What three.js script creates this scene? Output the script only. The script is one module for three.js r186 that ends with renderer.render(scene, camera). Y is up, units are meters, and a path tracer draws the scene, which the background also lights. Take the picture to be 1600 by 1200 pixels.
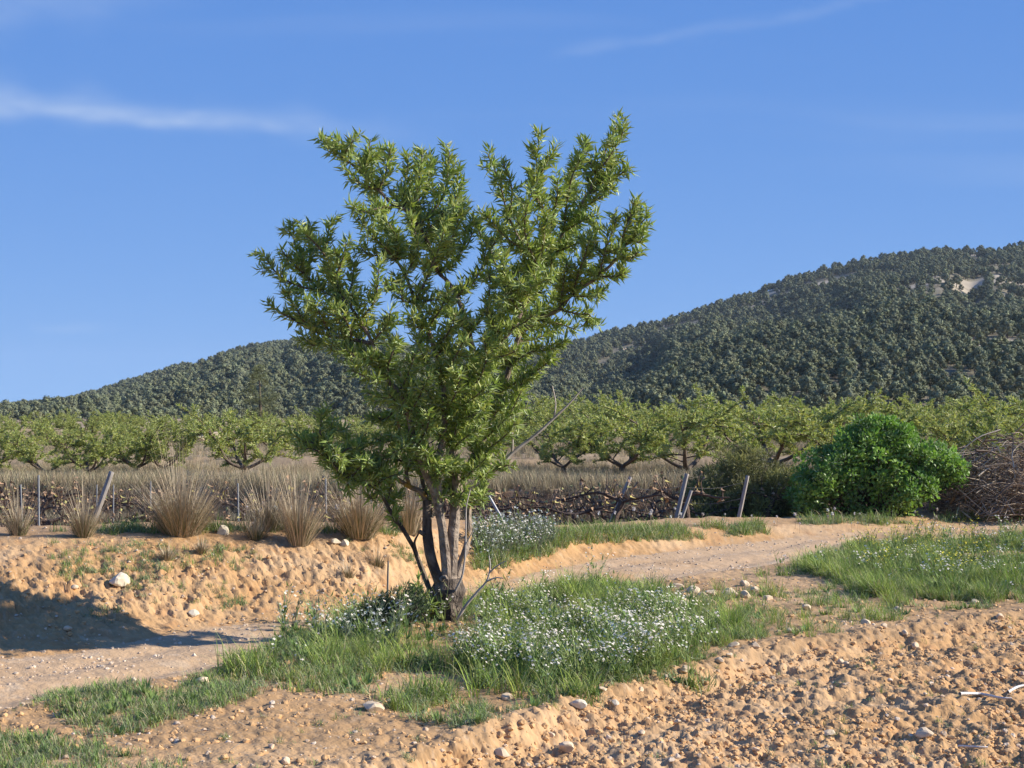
import * as THREE from 'three';

// ------------------------------------------------------------------ camera, sky, sun, exposure
const scene = new THREE.Scene();
const F = 2222, HORIZON = 640, EYE = 1.6;           // lens in photo pixels, photo row of the horizon, eye height
const camera = new THREE.PerspectiveCamera(2 * Math.atan(600 / F) * 180 / Math.PI, 4 / 3, 0.1, 5000);
camera.position.set(0, EYE, 0);
camera.rotation.x = Math.atan((HORIZON - 600) / F);

const SUN_EL = 29.5 * Math.PI / 180, SUN_AZ = 91 * Math.PI / 180;     // azimuth from straight ahead towards the right
const sunDir = new THREE.Vector3(Math.sin(SUN_AZ) * Math.cos(SUN_EL), Math.sin(SUN_EL), -Math.cos(SUN_AZ) * Math.cos(SUN_EL));
const sun = new THREE.DirectionalLight(new THREE.Color(1, 0.93, 0.82), 5);
sun.name = 'sun';
sun.position.copy(sunDir).multiplyScalar(100);
sun.castShadow = true;
Object.assign(sun.shadow.camera, { left: -40, right: 40, top: 40, bottom: -40, near: 1, far: 300 });
sun.shadow.mapSize.set(4096, 4096);
scene.add(sun, sun.target);

const renderer = new THREE.WebGLRenderer({ antialias: true });
renderer.toneMapping = THREE.LinearToneMapping;
renderer.toneMappingExposure = 1.62;
renderer.shadowMap.enabled = true;

// ------------------------------------------------------------------ random numbers and noise
function rng(seed) { let a = seed >>> 0; return () => { a = (a + 0x6D2B79F5) >>> 0; let t = a; t = Math.imul(t ^ (t >>> 15), t | 1); t ^= t + Math.imul(t ^ (t >>> 7), t | 61); return ((t ^ (t >>> 14)) >>> 0) / 4294967296; }; }
function hash2(i, j) { let h = Math.imul(i | 0, 374761393) + Math.imul(j | 0, 668265263); h = Math.imul(h ^ (h >>> 13), 1274126177); return ((h ^ (h >>> 16)) >>> 0) / 4294967296; }
function noise(x, y) {
  const i = Math.floor(x), j = Math.floor(y), fx = x - i, fy = y - j;
  const u = fx * fx * (3 - 2 * fx), v = fy * fy * (3 - 2 * fy);
  const a = hash2(i, j), b = hash2(i + 1, j), c = hash2(i, j + 1), d = hash2(i + 1, j + 1);
  return a + (b - a) * u + (c - a) * v + (a - b - c + d) * u * v;      // 0..1
}
function fbm(x, y, n = 4) { let s = 0, a = 0.5, t = 0; for (let k = 0; k < n; k++) { s += a * noise(x, y); t += a; a *= 0.5; const nx = x * 1.62 + y * 1.18 + 17.3; y = -x * 1.18 + y * 1.62 + 9.1; x = nx; } return s / t; }
const clamp = (v, a = 0, b = 1) => Math.min(b, Math.max(a, v));
const lerp = (a, b, t) => a + (b - a) * t;
const sstep = (a, b, v) => { const t = clamp((v - a) / (b - a)); return t * t * (3 - 2 * t); };
const gauss = (v) => Math.exp(-v * v);
function pl(pts, x) {                                   // piecewise linear, ends extrapolated
  let k = 0; while (k < pts.length - 2 && x > pts[k + 1][0]) k++;
  const [x0, y0] = pts[k], [x1, y1] = pts[k + 1];
  return y0 + (y1 - y0) * (x - x0) / (x1 - x0);
}
const V = (x, y, z) => new THREE.Vector3(x, y, z);

// ------------------------------------------------------------------ sky: clear spring blue with thin cirrus
{
  const w = 2048, h = 1024, data = new Float32Array(w * h * 4);
  for (let j = 0; j < h; j++) {
    const el = ((j + 0.5) / h - 0.5) * Math.PI;
    const e = Math.max(0, el) * 180 / Math.PI;
    // clear-air gradient by height above the horizon
    const t = 1 - Math.exp(-e / 13), t2 = 1 - Math.exp(-e / 60);
    const base = [lerp(0.255, 0.072, t) * lerp(1, 0.62, t2), lerp(0.48, 0.232, t) * lerp(1, 0.66, t2), lerp(0.87, 0.68, t) * lerp(1, 0.78, t2)];
    for (let i = 0; i < w; i++) {
      const az = ((i + 0.5) / w - 0.5) * 2 * Math.PI;   // atan2(z, x)
      const dx = Math.cos(el) * Math.cos(az), dy = Math.sin(el), dz = Math.cos(el) * Math.sin(az);
      const c = dx * sunDir.x + dy * sunDir.y + dz * sunDir.z;
      const glow = 0.10 * Math.exp(-(1 - c) * 9);
      let r = base[0] + glow, g = base[1] + glow * 0.95, b = base[2] + glow * 0.8;
      if (el > 0.01) {
        // cirrus on a high sheet: drawn-out streaks
        const px = dx / (dy + 0.12), pz = dz / (dy + 0.12);
        const warp = fbm(px * 0.9 + 3, pz * 0.9 + 7, 3) * 1.6;
        const streak = fbm(px * 0.55 + warp * 0.35, pz * 3.4 + warp + 2.0, 5);
        const cover = sstep(0.56, 0.9, streak) * sstep(0.45, 0.75, fbm(px * 0.35 + 11.5, pz * 0.5 + 4.2, 3)) * 0.16;
        // the two thin bands that stand over the orchard
        const a = Math.atan2(dx, -dz) * 180 / Math.PI, ee = el * 180 / Math.PI;
        const rag = (fbm(a * 0.5, ee * 2.2 + 5, 4) - 0.5);
        const band = (a0, a1, e0, e1, th, s) => {
          const u = (a - a0) / (a1 - a0); if (u < 0 || u > 1) return 0;
          const mid = lerp(e0, e1, u) + rag * 0.5, q = (ee - mid) / (th * (0.6 + 0.8 * noise(a * 0.6, 3)));
          return s * Math.exp(-q * q * (q < 0 ? 4 : 0.9)) * sstep(0, 0.12, u) * sstep(1, 0.6, u) * (0.35 + 0.65 * fbm(a * 0.9 + ee * 1.5, ee * 6 - a * 0.3, 4) * 1.4);
        };
        let k = cover + band(-34, -1.5, 11.9, 10.8, 0.55, 0.42) + band(-30, -11, 14.2, 16.2, 1.6, 0.16) + band(1, 19, 13.9, 16.3, 0.2, 0.13) + band(-19, -15, 3.05, 3.0, 0.12, 0.14);
        k = clamp(k, 0, 0.8);
        r = lerp(r, 0.62, k); g = lerp(g, 0.72, k); b = lerp(b, 0.88, k);
      }
      const o = (j * w + i) * 4; data[o] = r; data[o + 1] = g; data[o + 2] = b; data[o + 3] = 1;
    }
  }
  const tex = new THREE.DataTexture(data, w, h, THREE.RGBAFormat, THREE.FloatType);
  tex.mapping = THREE.EquirectangularReflectionMapping; tex.magFilter = THREE.LinearFilter; tex.minFilter = THREE.LinearFilter; tex.needsUpdate = true;
  scene.background = tex; scene.environment = tex;
  scene.backgroundIntensity = 0.65; scene.environmentIntensity = 0.65;
}

// ------------------------------------------------------------------ names and helpers
const taken = new Map();
function numbered(name) { const n = taken.get(name) || 0; taken.set(name, n + 1); return n ? `${name}_${String(n).padStart(3, '0')}` : name; }
function tag(o, label, category, group, kind) {
  if (label) o.userData.label = label; if (category) o.userData.category = category;
  if (group) o.userData.group = group; if (kind) o.userData.kind = kind; return o;
}
function put(o, name) { o.name = numbered(name); o.castShadow = o.receiveShadow = true; scene.add(o); return o; }
function part(name, geo, mat, parent) { const m = new THREE.Mesh(geo, mat); m.name = name; m.castShadow = m.receiveShadow = true; parent.add(m); return m; }
const at = (px, py, d) => V((px - 800) / F * d, EYE + (HORIZON - py) / F * d, -d);     // a photo pixel at distance d

class Acc {                                            // collects triangles with colours
  constructor() { this.p = []; this.c = []; this.i = []; this.n = null; this.uv = []; }
  v(x, y, z, c, u = 0, w = 0) { this.p.push(x, y, z); this.c.push(c[0], c[1], c[2]); this.uv.push(u, w); return this.p.length / 3 - 1; }
  t(a, b, c) { this.i.push(a, b, c); }
  geo() {
    const g = new THREE.BufferGeometry();
    g.setAttribute('position', new THREE.Float32BufferAttribute(this.p, 3));
    g.setAttribute('color', new THREE.Float32BufferAttribute(this.c, 3));
    g.setAttribute('uv', new THREE.Float32BufferAttribute(this.uv, 2));
    g.setIndex(this.i); g.computeVertexNormals(); return g;
  }
}
function spline(pts, rad, step) {                      // resample a polyline smoothly
  const c = new THREE.CatmullRomCurve3(pts, false, 'centripetal'), L = c.getLength(), n = Math.max(2, Math.ceil(L / step));
  const P = [], R = [];
  for (let k = 0; k <= n; k++) {
    const t = k / n, s = t * (pts.length - 1), a = Math.min(pts.length - 2, Math.floor(s));
    P.push(c.getPoint(t)); R.push(lerp(rad[a], rad[a + 1], s - a));
  }
  return [P, R, L];
}
function tube(acc, P, R, sides, colorAt, rough = 0, seed = 0) {
  let ref = V(0.31, 0.2, 0.93), first = -1, v0 = 0;
  for (let k = 0; k < P.length; k++) {
    const T = (k < P.length - 1 ? P[k + 1].clone().sub(P[k]) : P[k].clone().sub(P[k - 1])).normalize();
    const A = ref.clone().addScaledVector(T, -ref.dot(T)).normalize(), B = T.clone().cross(A); ref = A;
    if (k) v0 += P[k].distanceTo(P[k - 1]);
    for (let s = 0; s <= sides; s++) {
      const a = (s % sides) / sides * Math.PI * 2;
      const lump = 1 + rough * (fbm(Math.cos(a) * 1.7 + seed, Math.sin(a) * 1.7 + v0 * 9 + seed * 3, 3) - 0.5) * 2;
      const r = R[k] * lump, q = P[k].clone().addScaledVector(A, Math.cos(a) * r).addScaledVector(B, Math.sin(a) * r);
      const id = acc.v(q.x, q.y, q.z, colorAt(q, k / (P.length - 1), a), s / sides * 2 * Math.PI * R[0], v0);
      if (first < 0) first = id;
    }
  }
  const m = sides + 1;
  for (let k = 0; k < P.length - 1; k++) for (let s = 0; s < sides; s++) {
    const a = first + k * m + s; acc.t(a, a + 1, a + m); acc.t(a + 1, a + m + 1, a + m);
  }
  const e = P[P.length - 1], id = acc.v(e.x, e.y, e.z, colorAt(e, 1, 0));
  for (let s = 0; s < sides; s++) acc.t(first + (P.length - 1) * m + s, first + (P.length - 1) * m + s + 1, id);
}
function leaf(acc, o, dir, side, len, wid, col, fold = 0.25, bend = 0.2) {     // folded lance-shaped leaf
  const N = dir.clone().cross(side).normalize();
  const q = (t, s, h) => { const p = o.clone().addScaledVector(dir, t * len).addScaledVector(side, s * wid).addScaledVector(N, h * wid - bend * len * t * t); return p; };
  const c2 = [col[0] * 0.92, col[1] * 0.92, col[2] * 0.92];
  const P = [q(0, 0, 0), q(0.38, -0.5, fold), q(0.42, 0, 0), q(0.38, 0.5, fold), q(1, 0, 0)].map((p, k) => acc.v(p.x, p.y, p.z, k === 2 ? c2 : col));
  acc.t(P[0], P[2], P[1]); acc.t(P[0], P[3], P[2]); acc.t(P[1], P[2], P[4]); acc.t(P[2], P[3], P[4]);
}
function blade(acc, x, y, z, ang, lean, len, wid, col, curve = 1) {            // grass blade, three segments
  const cx = Math.cos(ang), cz = Math.sin(ang), sx = -cz, sz = cx;
  let a = lean, px = x, py = y, pz = z, prev = null; const n = 3;
  for (let k = 0; k <= n; k++) {
    const w = wid * (k === n ? 0 : 1 - 0.25 * k) * 0.5;
    if (k === n) { const id = acc.v(px, py, pz, col); acc.t(prev[0], prev[1], id); break; }
    const cur = [acc.v(px - sx * w, py, pz - sz * w, col), acc.v(px + sx * w, py, pz + sz * w, col)];
    if (prev) { acc.t(prev[0], prev[1], cur[0]); acc.t(prev[1], cur[1], cur[0]); }
    prev = cur;
    px += cx * Math.sin(a) * len / n; py += Math.cos(a) * len / n; pz += cz * Math.sin(a) * len / n; a += curve * 0.35;
  }
}
const mixc = (a, b, t) => [lerp(a[0], b[0], t), lerp(a[1], b[1], t), lerp(a[2], b[2], t)];
const vary = (c, r, amt = 0.2) => { const k = 1 + (r() - 0.5) * 2 * amt, h = (r() - 0.5) * amt * 0.5; return [c[0] * (k + h), c[1] * k, c[2] * (k - h)]; };

function grainTexture(seed, size, fn) {
  const data = new Uint8Array(size * size * 4);
  for (let j = 0; j < size; j++) for (let i = 0; i < size; i++) {
    const v = fn(i / size, j / size), o = (j * size + i) * 4;
    data[o] = v[0]; data[o + 1] = v[1]; data[o + 2] = v[2]; data[o + 3] = 255;
  }
  const t = new THREE.DataTexture(data, size, size, THREE.RGBAFormat); t.wrapS = t.wrapT = THREE.RepeatWrapping;
  t.magFilter = THREE.LinearFilter; t.minFilter = THREE.LinearFilter; t.needsUpdate = true; return t;
}
function tnoise(u, v, n) {                             // tileable value noise with n cells
  const x = u * n, y = v * n, i = Math.floor(x), j = Math.floor(y), fx = x - i, fy = y - j, m = (k) => ((k % n) + n) % n;
  const a = hash2(m(i) + n * 7, m(j)), b = hash2(m(i + 1) + n * 7, m(j)), c = hash2(m(i) + n * 7, m(j + 1)), d = hash2(m(i + 1) + n * 7, m(j + 1));
  const s = fx * fx * (3 - 2 * fx), t = fy * fy * (3 - 2 * fy);
  return lerp(lerp(a, b, s), lerp(c, d, s), t);
}
const soilBump = grainTexture(1, 512, (u, v) => { const k = 255 * (0.4 * tnoise(u, v, 24) + 0.3 * tnoise(u, v, 61) + 0.3 * tnoise(u, v, 149)); return [k, k, k]; });
const soilMap = grainTexture(2, 512, (u, v) => { const k = 0.86 + 0.14 * (0.3 * tnoise(u, v, 13) + 0.35 * tnoise(u, v, 53) + 0.35 * tnoise(u, v, 170)); return [255 * k, 253 * k, 250 * k]; });
soilMap.colorSpace = THREE.SRGBColorSpace;
const barkBump = grainTexture(3, 256, (u, v) => { const w = tnoise(u, v, 5) * 0.15; const r = Math.abs(tnoise(u + w, v * 0.5, 22) - 0.5) * 2; const k = 255 * clamp(0.55 * r + 0.25 * tnoise(u, v, 40) + 0.2 * tnoise(u, v, 90)); return [k, k, k]; });
barkBump.repeat.set(2.5, 2.5);
const M = {
  soil: new THREE.MeshStandardMaterial({ vertexColors: true, roughness: 1, map: soilMap, bumpMap: soilBump, bumpScale: 0.008 }),
  clod: new THREE.MeshStandardMaterial({ vertexColors: true, roughness: 1 }),
  hill: new THREE.MeshStandardMaterial({ vertexColors: true, roughness: 1 }),
  bark: new THREE.MeshStandardMaterial({ vertexColors: true, roughness: 0.95, bumpMap: barkBump, bumpScale: 0.012 }),
  twig: new THREE.MeshStandardMaterial({ vertexColors: true, roughness: 0.9 }),
  leaf: new THREE.MeshPhysicalMaterial({ vertexColors: true, roughness: 0.95, transmission: 0.42, thickness: 0, clearcoat: 0.5, clearcoatRoughness: 0.32, side: THREE.DoubleSide }),
  grass: new THREE.MeshPhysicalMaterial({ vertexColors: true, roughness: 1, transmission: 0.28, thickness: 0, side: THREE.DoubleSide }),
  straw: new THREE.MeshStandardMaterial({ vertexColors: true, roughness: 0.9, side: THREE.DoubleSide }),
  petal: new THREE.MeshStandardMaterial({ vertexColors: true, roughness: 0.9, side: THREE.DoubleSide }),
  stone: new THREE.MeshStandardMaterial({ vertexColors: true, roughness: 0.95 }),
  pine: new THREE.MeshStandardMaterial({ vertexColors: true, roughness: 1, side: THREE.DoubleSide }),
  wood: new THREE.MeshStandardMaterial({ vertexColors: true, roughness: 0.9, bumpMap: barkBump, bumpScale: 0.004 }),
};

// ------------------------------------------------------------------ the lie of the land (x to the right, d ahead of the viewer)
const FAR = [[-6, 7.6], [-3.46, 9.6], [-2.96, 9.87], [-2.76, 10.2], [-2.28, 10.87], [-1.85, 11.18], [-1.31, 11.65], [-0.31, 13.5], [0.33, 14.7], [1.07, 15.8], [2.34, 17.3], [3.79, 18.7], [5.5, 20.2], [7.3, 21.4], [14, 24]];
const NEAR = [[-6, 5.2], [-2.9, 7.6], [-2.57, 8.1], [-2.35, 8.35], [-2.08, 8.82], [-1.85, 9.1], [-1.6, 9.8], [-0.54, 11.75], [0.83, 13.2], [1.79, 14.2], [3.02, 15.5], [3.9, 17.0], [4.6, 18.5], [8, 20.6], [14, 22.5]];
const CREST = [[-8, 11], [-4.4, 12.2], [-2.9, 12.9], [-1.2, 13.7], [0.36, 16], [1.56, 17.4], [4, 19.7], [6.9, 22], [14, 25]];
const FIELD = [[-4, 4.2], [-0.52, 6.35], [0.35, 7.7], [1.68, 9.3], [4.0, 11.0], [9, 14]];
const BANKH = [[-8, 0.5], [-3, 0.48], [-1, 0.45], [0.36, 0.2], [1.6, 0.14], [4, 0.02], [14, 0.0]];
const TREE = { x: -0.478, d: 10.3 };
const crack = (x, d, f) => { const wx = (noise(x * f * 0.6 + 3, d * f * 0.6) - 0.5) * 0.9 / f, wd = (noise(x * f * 0.6 + 31, d * f * 0.6) - 0.5) * 0.9 / f; const n = 1 - Math.abs(2 * fbm((x + wx) * f + 12, (d + wd) * f, 2) - 1); return Math.pow(n, 5); };
function land(x, d) {                                  // { h: height, zone }
  const wob = (noise(x * 1.3 + 5, d * 1.3) - 0.5) * 0.35;
  const df = pl(FAR, x) + wob * 0.6, dn = pl(NEAR, x) + wob, dc = Math.max(pl(CREST, x), df + 0.7), fl = pl(FIELD, x), hb = pl(BANKH, x);
  const fine = fbm(x * 9, d * 9, 3) - 0.5, grit = fbm(x * 34, d * 34, 2) - 0.5, broad = fbm(x * 0.8 + 3, d * 0.8, 3) - 0.5;
  let h, zone;
  if (d < dn) {
    const edge = sstep(0, 0.55, dn - d);
    h = lerp(-0.07, 0.03, edge) + broad * 0.08 * edge + 0.05 * gauss(Math.hypot(x - TREE.x, d - TREE.d) / 0.8);
    const q = (fl - d) * 0.82;                         // metres inside the tilled field
    if (q > -0.5) {
      const k = sstep(-0.5, 0.12, q);
      h += 0.05 * gauss((q + 0.12) / 0.16) - 0.045 * gauss((q - 0.3) / 0.2) - 0.03 * k;
      const lump = fbm(x * 5.5 + 20, d * 4.2, 2), clod = Math.pow(Math.abs(fbm(x * 15 + 7, d * 13, 2) - 0.5) * 2, 0.8);
      h += k * ((lump - 0.5) * 0.045 + (0.32 - clod) * 0.01 + fine * 0.016 + grit * 0.03 - crack(x, d * 1.25, 6) * 0.03 - crack(x + 9, d, 14) * 0.022 * noise(x * 3, d * 3));
      h += k * 0.018 * Math.sin((d * 0.80 - x * 0.62) * 17 + fbm(x * 1.5, d * 1.5, 2) * 5) * noise(x * 2 + 1, d * 2);
    }
    h += fine * 0.018 + grit * 0.012 - crack(x + 4, d, 9) * 0.014;
    zone = q > 0 ? 'field' : 'verge';
  } else if (d < df) {
    const t = (d - dn) / (df - dn);
    h = -0.07 - 0.028 * (gauss((t - 0.27) / 0.11) + gauss((t - 0.72) / 0.11)) + broad * 0.03 + fine * 0.016 + grit * 0.009;
    zone = 'track';
  } else if (d < dc) {
    const t = (d - df) / (dc - df), s = lerp(t, sstep(0, 1, t), 0.5);
    h = -0.07 + (hb + 0.07) * s;
    const gully = Math.abs(fbm(x * 2.6 + 2, d * 0.7, 3) - 0.5) * 2, k = Math.sin(Math.PI * clamp(t)) * clamp(hb / 0.3);
    h += k * ((0.3 - gully) * 0.06 + fine * 0.02 + grit * 0.055 - crack(x, d * 0.7, 6) * 0.03 - crack(x + 6, d * 0.8, 15) * 0.024) + fine * 0.02 + grit * 0.012;
    zone = 'bank';
  } else {
    const floor = lerp(-0.45, -0.05, sstep(3.5, 6, x)), e1 = dc + 1.3 + broad * 0.5;
    const edge = 26 + (noise(x * 0.35, 4) - 0.5) * 0.9, e2 = 36.5 + (noise(x * 0.25, 9) - 0.5) * 2;
    h = hb + (floor - hb) * sstep(0, 1.6, d - e1);
    h += (0.15 - floor) * sstep(-0.55, 0.1, d - edge) * 1 + (0.22) * sstep(-0.5, 0.15, d - e2);
    h += fine * 0.03 + broad * 0.08;
    if (d > 60) h += (fbm(x * 0.05, d * 0.05, 3) - 0.5) * 0.8 * sstep(60, 90, d);
    zone = d < e1 + 0.6 ? 'strip' : d < edge ? 'vineyard' : 'orchard';
  }
  return { h, zone };
}
const groundAt = (x, d) => land(x, d).h;
const onGround = (px, py) => {                         // where the sight line through a photo pixel meets the land
  const s = (py - HORIZON) / F, u = (px - 800) / F;
  for (let d = 4; d < 120; d += 0.02) if (EYE - s * d <= groundAt(u * d, d)) return [u * d, d];
  return [u * 60, 60];
};

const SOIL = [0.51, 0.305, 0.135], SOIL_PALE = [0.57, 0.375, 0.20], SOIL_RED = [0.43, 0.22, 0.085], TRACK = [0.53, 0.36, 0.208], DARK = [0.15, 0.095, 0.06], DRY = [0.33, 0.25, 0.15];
function landColor(x, d, zone, h) {
  const b = fbm(x * 1.1 + 40, d * 1.1, 3), m = fbm(x * 7 + 9, d * 7, 3), f = noise(x * 60, d * 60);
  let c;
  if (zone === 'track') { c = mixc(TRACK, SOIL, sstep(0.45, 0.75, b) * 0.7); c = mixc(c, [0.60, 0.47, 0.33], sstep(0.6, 0.8, m) * 0.5); }
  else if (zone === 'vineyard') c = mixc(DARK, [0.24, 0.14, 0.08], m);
  else if (zone === 'orchard') c = mixc(DRY, [0.40, 0.28, 0.16], sstep(0.4, 0.7, b));
  else if (zone === 'verge') c = mixc(mixc(SOIL, [0.27, 0.18, 0.10], 0.35), SOIL_PALE, sstep(0.45, 0.7, b) * 0.6);
  else if (zone === 'strip') c = mixc(SOIL, [0.3, 0.2, 0.11], 0.4);
  else c = mixc(mixc(SOIL, SOIL_PALE, sstep(0.4, 0.75, b)), SOIL_RED, sstep(0.5, 0.8, m) * 0.6);
  if (f > 0.8) c = mixc(c, [0.62, 0.5, 0.36], (f - 0.8) * 2.5);
  const k = 0.92 + 0.16 * noise(x * 23 + 3, d * 23);
  return [c[0] * k, c[1] * k, c[2] * k];
}
{
  const us = [], ds = [];
  for (let k = 0; k <= 660; k++) us.push(-0.52 + 1.04 * k / 660);
  for (let d = 4.2; d < 17; d *= 1.0034) ds.push(d);
  for (let d = ds[ds.length - 1] * 1.008; d < 48; d *= 1.008) ds.push(d);
  for (let d = ds[ds.length - 1] * 1.03; d < 420; d *= 1.03) ds.push(d);
  const nu = us.length, nd = ds.length, P = new Float32Array(nu * nd * 3), C = new Float32Array(nu * nd * 3), UV = new Float32Array(nu * nd * 2), Z = [];
  for (let j = 0; j < nd; j++) for (let i = 0; i < nu; i++) {
    const d = ds[j], x = us[i] * d, l = land(x, d), o = j * nu + i, c = landColor(x, d, l.zone, l.h);
    P.set([x, l.h, -d], o * 3); C.set(c, o * 3); UV.set([x / 1.3, d / 1.3], o * 2); Z.push(l.zone);
  }
  const idx = { field: [], verge: [], track: [], bank: [], strip: [], vineyard: [], orchard: [] }, all = [];
  for (let j = 0; j < nd - 1; j++) for (let i = 0; i < nu - 1; i++) {
    const a = j * nu + i, q = [a, a + 1, a + nu, a + 1, a + nu + 1, a + nu];
    idx[Z[a]].push(...q); for (const k of q) all.push(k);
  }
  const g0 = new THREE.BufferGeometry();
  g0.setAttribute('position', new THREE.BufferAttribute(P, 3)); g0.setIndex(all); g0.computeVertexNormals();
  const N = g0.attributes.normal.array;
  const names = { field: 'tilled_field', verge: 'verge', track: 'dirt_track', bank: 'earth_bank', strip: 'bank_top', vineyard: 'vineyard_ground', orchard: 'orchard_ground' };
  const labels = { field: 'bare orange tilled soil in the foreground', verge: 'grassy verge between track and tilled field', track: 'pale stony dirt track curving past the almond tree', bank: 'low eroded orange earth bank behind the track', strip: 'level top of the earth bank', vineyard: 'sunken vineyard ground behind the bank', orchard: 'dry grassy terraces of the almond orchard' };
  for (const z in idx) {
    const map = new Map(), p = [], n = [], c = [], uv = [], ii = [];
    for (const k of idx[z]) {
      let m = map.get(k);
      if (m === undefined) { m = map.size; map.set(k, m); p.push(P[k * 3], P[k * 3 + 1], P[k * 3 + 2]); n.push(N[k * 3], N[k * 3 + 1], N[k * 3 + 2]); c.push(C[k * 3], C[k * 3 + 1], C[k * 3 + 2]); uv.push(UV[k * 2], UV[k * 2 + 1]); }
      ii.push(m);
    }
    const g = new THREE.BufferGeometry();
    g.setAttribute('position', new THREE.Float32BufferAttribute(p, 3)); g.setAttribute('normal', new THREE.Float32BufferAttribute(n, 3));
    g.setAttribute('color', new THREE.Float32BufferAttribute(c, 3)); g.setAttribute('uv', new THREE.Float32BufferAttribute(uv, 2)); g.setIndex(ii);
    tag(put(new THREE.Mesh(g, M.soil), names[z]), labels[z], 'ground', null, 'structure');
  }
  const plain = new THREE.Mesh(new THREE.CircleGeometry(2500, 64), new THREE.MeshStandardMaterial({ color: new THREE.Color(0.36, 0.25, 0.14), roughness: 1 }));
  plain.rotation.x = -Math.PI / 2; plain.position.y = -0.8; tag(put(plain, 'ground'), 'wide plain around the fields', 'ground', null, 'structure');
}
console.log('land done');

// ------------------------------------------------------------------ the wooded hill
const RIDGE = [[-900, 660], [-300, 655], [0, 648], [100, 632], [180, 608], [250, 585], [320, 565], [400, 543], [470, 535], [540, 536], [620, 545], [720, 556], [800, 552], [900, 537], [1000, 511], [1100, 486], [1200, 451], [1270, 427], [1350, 408], [1450, 395], [1600, 384], [1900, 366], [2500, 350]];
const NEARRIDGE = [[-900, 660], [900, 652], [1000, 612], [1100, 572], [1200, 535], [1300, 520], [1450, 514], [1600, 508], [2500, 500]];
function hillAt(x, d) {
  const px = 800 + x / d * F;
  const crest = EYE + (HORIZON - pl(RIDGE, px)) / F * 830;
  const t = clamp((d - 190) / (830 - 190));
  const spur = (fbm(px * 0.0085 + 3, d * 0.0016 + 1, 3) - 0.5), fold = fbm(x * 0.012 + 7, d * 0.008, 4) - 0.5;
  let h = crest * Math.pow(t, 1.2) + Math.sin(Math.PI * Math.min(1, t)) * (1 - t) * (spur * 70 + fold * 22) * clamp(crest / 60);
  if (d > 830) h = crest - (d - 830) * 0.25;
  // the nearer wooded shoulder on the right
  const c2 = EYE + (HORIZON - pl(NEARRIDGE, px)) / F * 380, s = (d - 380) / (d < 380 ? 190 : 110);
  const shoulder = c2 * Math.exp(-s * s * 1.2) + fold * 5 * clamp(c2 / 10);
  h = Math.max(h, 0) + 0; const m = Math.max(h, shoulder) + 3 * Math.exp(-Math.abs(h - shoulder) / 4) * clamp(c2 / 15);
  return -1.2 + m * sstep(120, 210, d);
}
const pinePos = [];
{
  const acc = new Acc(), nu = 300, nd = 150, r = rng(50);
  const dd = (j) => 115 + 900 * Math.pow(j / (nd - 1), 1.35);
  for (let j = 0; j < nd; j++) for (let i = 0; i < nu; i++) {
    const d = dd(j), u = -0.62 + 1.24 * i / (nu - 1), x = u * d, h = hillAt(x, d);
    const rock = sstep(0.6, 0.72, fbm(x * 0.035 + 30, d * 0.03 + 8, 4));
    let c = mixc([0.15, 0.128, 0.075], [0.36, 0.30, 0.21], rock);
    const k = 0.85 + 0.3 * noise(x * 0.3, d * 0.3);
    acc.v(x, h, -d, [c[0] * k, c[1] * k, c[2] * k], x / 10, d / 10);
  }
  for (let j = 0; j < nd - 1; j++) for (let i = 0; i < nu - 1; i++) { const a = j * nu + i; acc.t(a, a + 1, a + nu); acc.t(a + 1, a + nu + 1, a + nu); }
  tag(put(new THREE.Mesh(acc.geo(), M.hill), 'hillside'), 'long hillside with pale rocky soil behind the orchard', 'hill', null, 'structure');
  // pines: closer together on the shoulder, thinner on rocky ground
  for (let n = 0; n < 80000 && pinePos.length < 24500; n++) {
    const d = n % 4 ? Math.sqrt(lerp(160 * 160, 870 * 870, r())) : Math.sqrt(lerp(150 * 150, 460 * 460, r())), u = -0.5 + r() * 1.0, x = u * d, px = 800 + u * F;
    const rock = fbm(x * 0.035 + 30, d * 0.03 + 8, 4);
    const thin = d < 460 ? 0.64 : 0.55; if (rock > thin && r() < (rock - thin) * 7) continue; if (d > 460 && fbm(x * 0.09, d * 0.07 + 3, 2) < 0.34) continue;
    if (hillAt(x, d) < 0.5 && r() < 0.5) continue;
    // rock faces that show through the wood
    let bare = 0; for (const [bx, by, bd, s] of [[975, 552, 640, 22], [1430, 472, 640, 50], [275, 598, 600, 20], [325, 580, 640, 26], [282, 648, 420, 14], [945, 570, 600, 20]]) { const py = HORIZON - (hillAt(x, d) - EYE) / d * F; if (Math.abs(px - bx) < s && Math.abs(py - by) < s * 0.4) bare = 1; }
    if (bare && r() < 0.8) continue;
    pinePos.push([x, d, r()]);
  }
}
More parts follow.
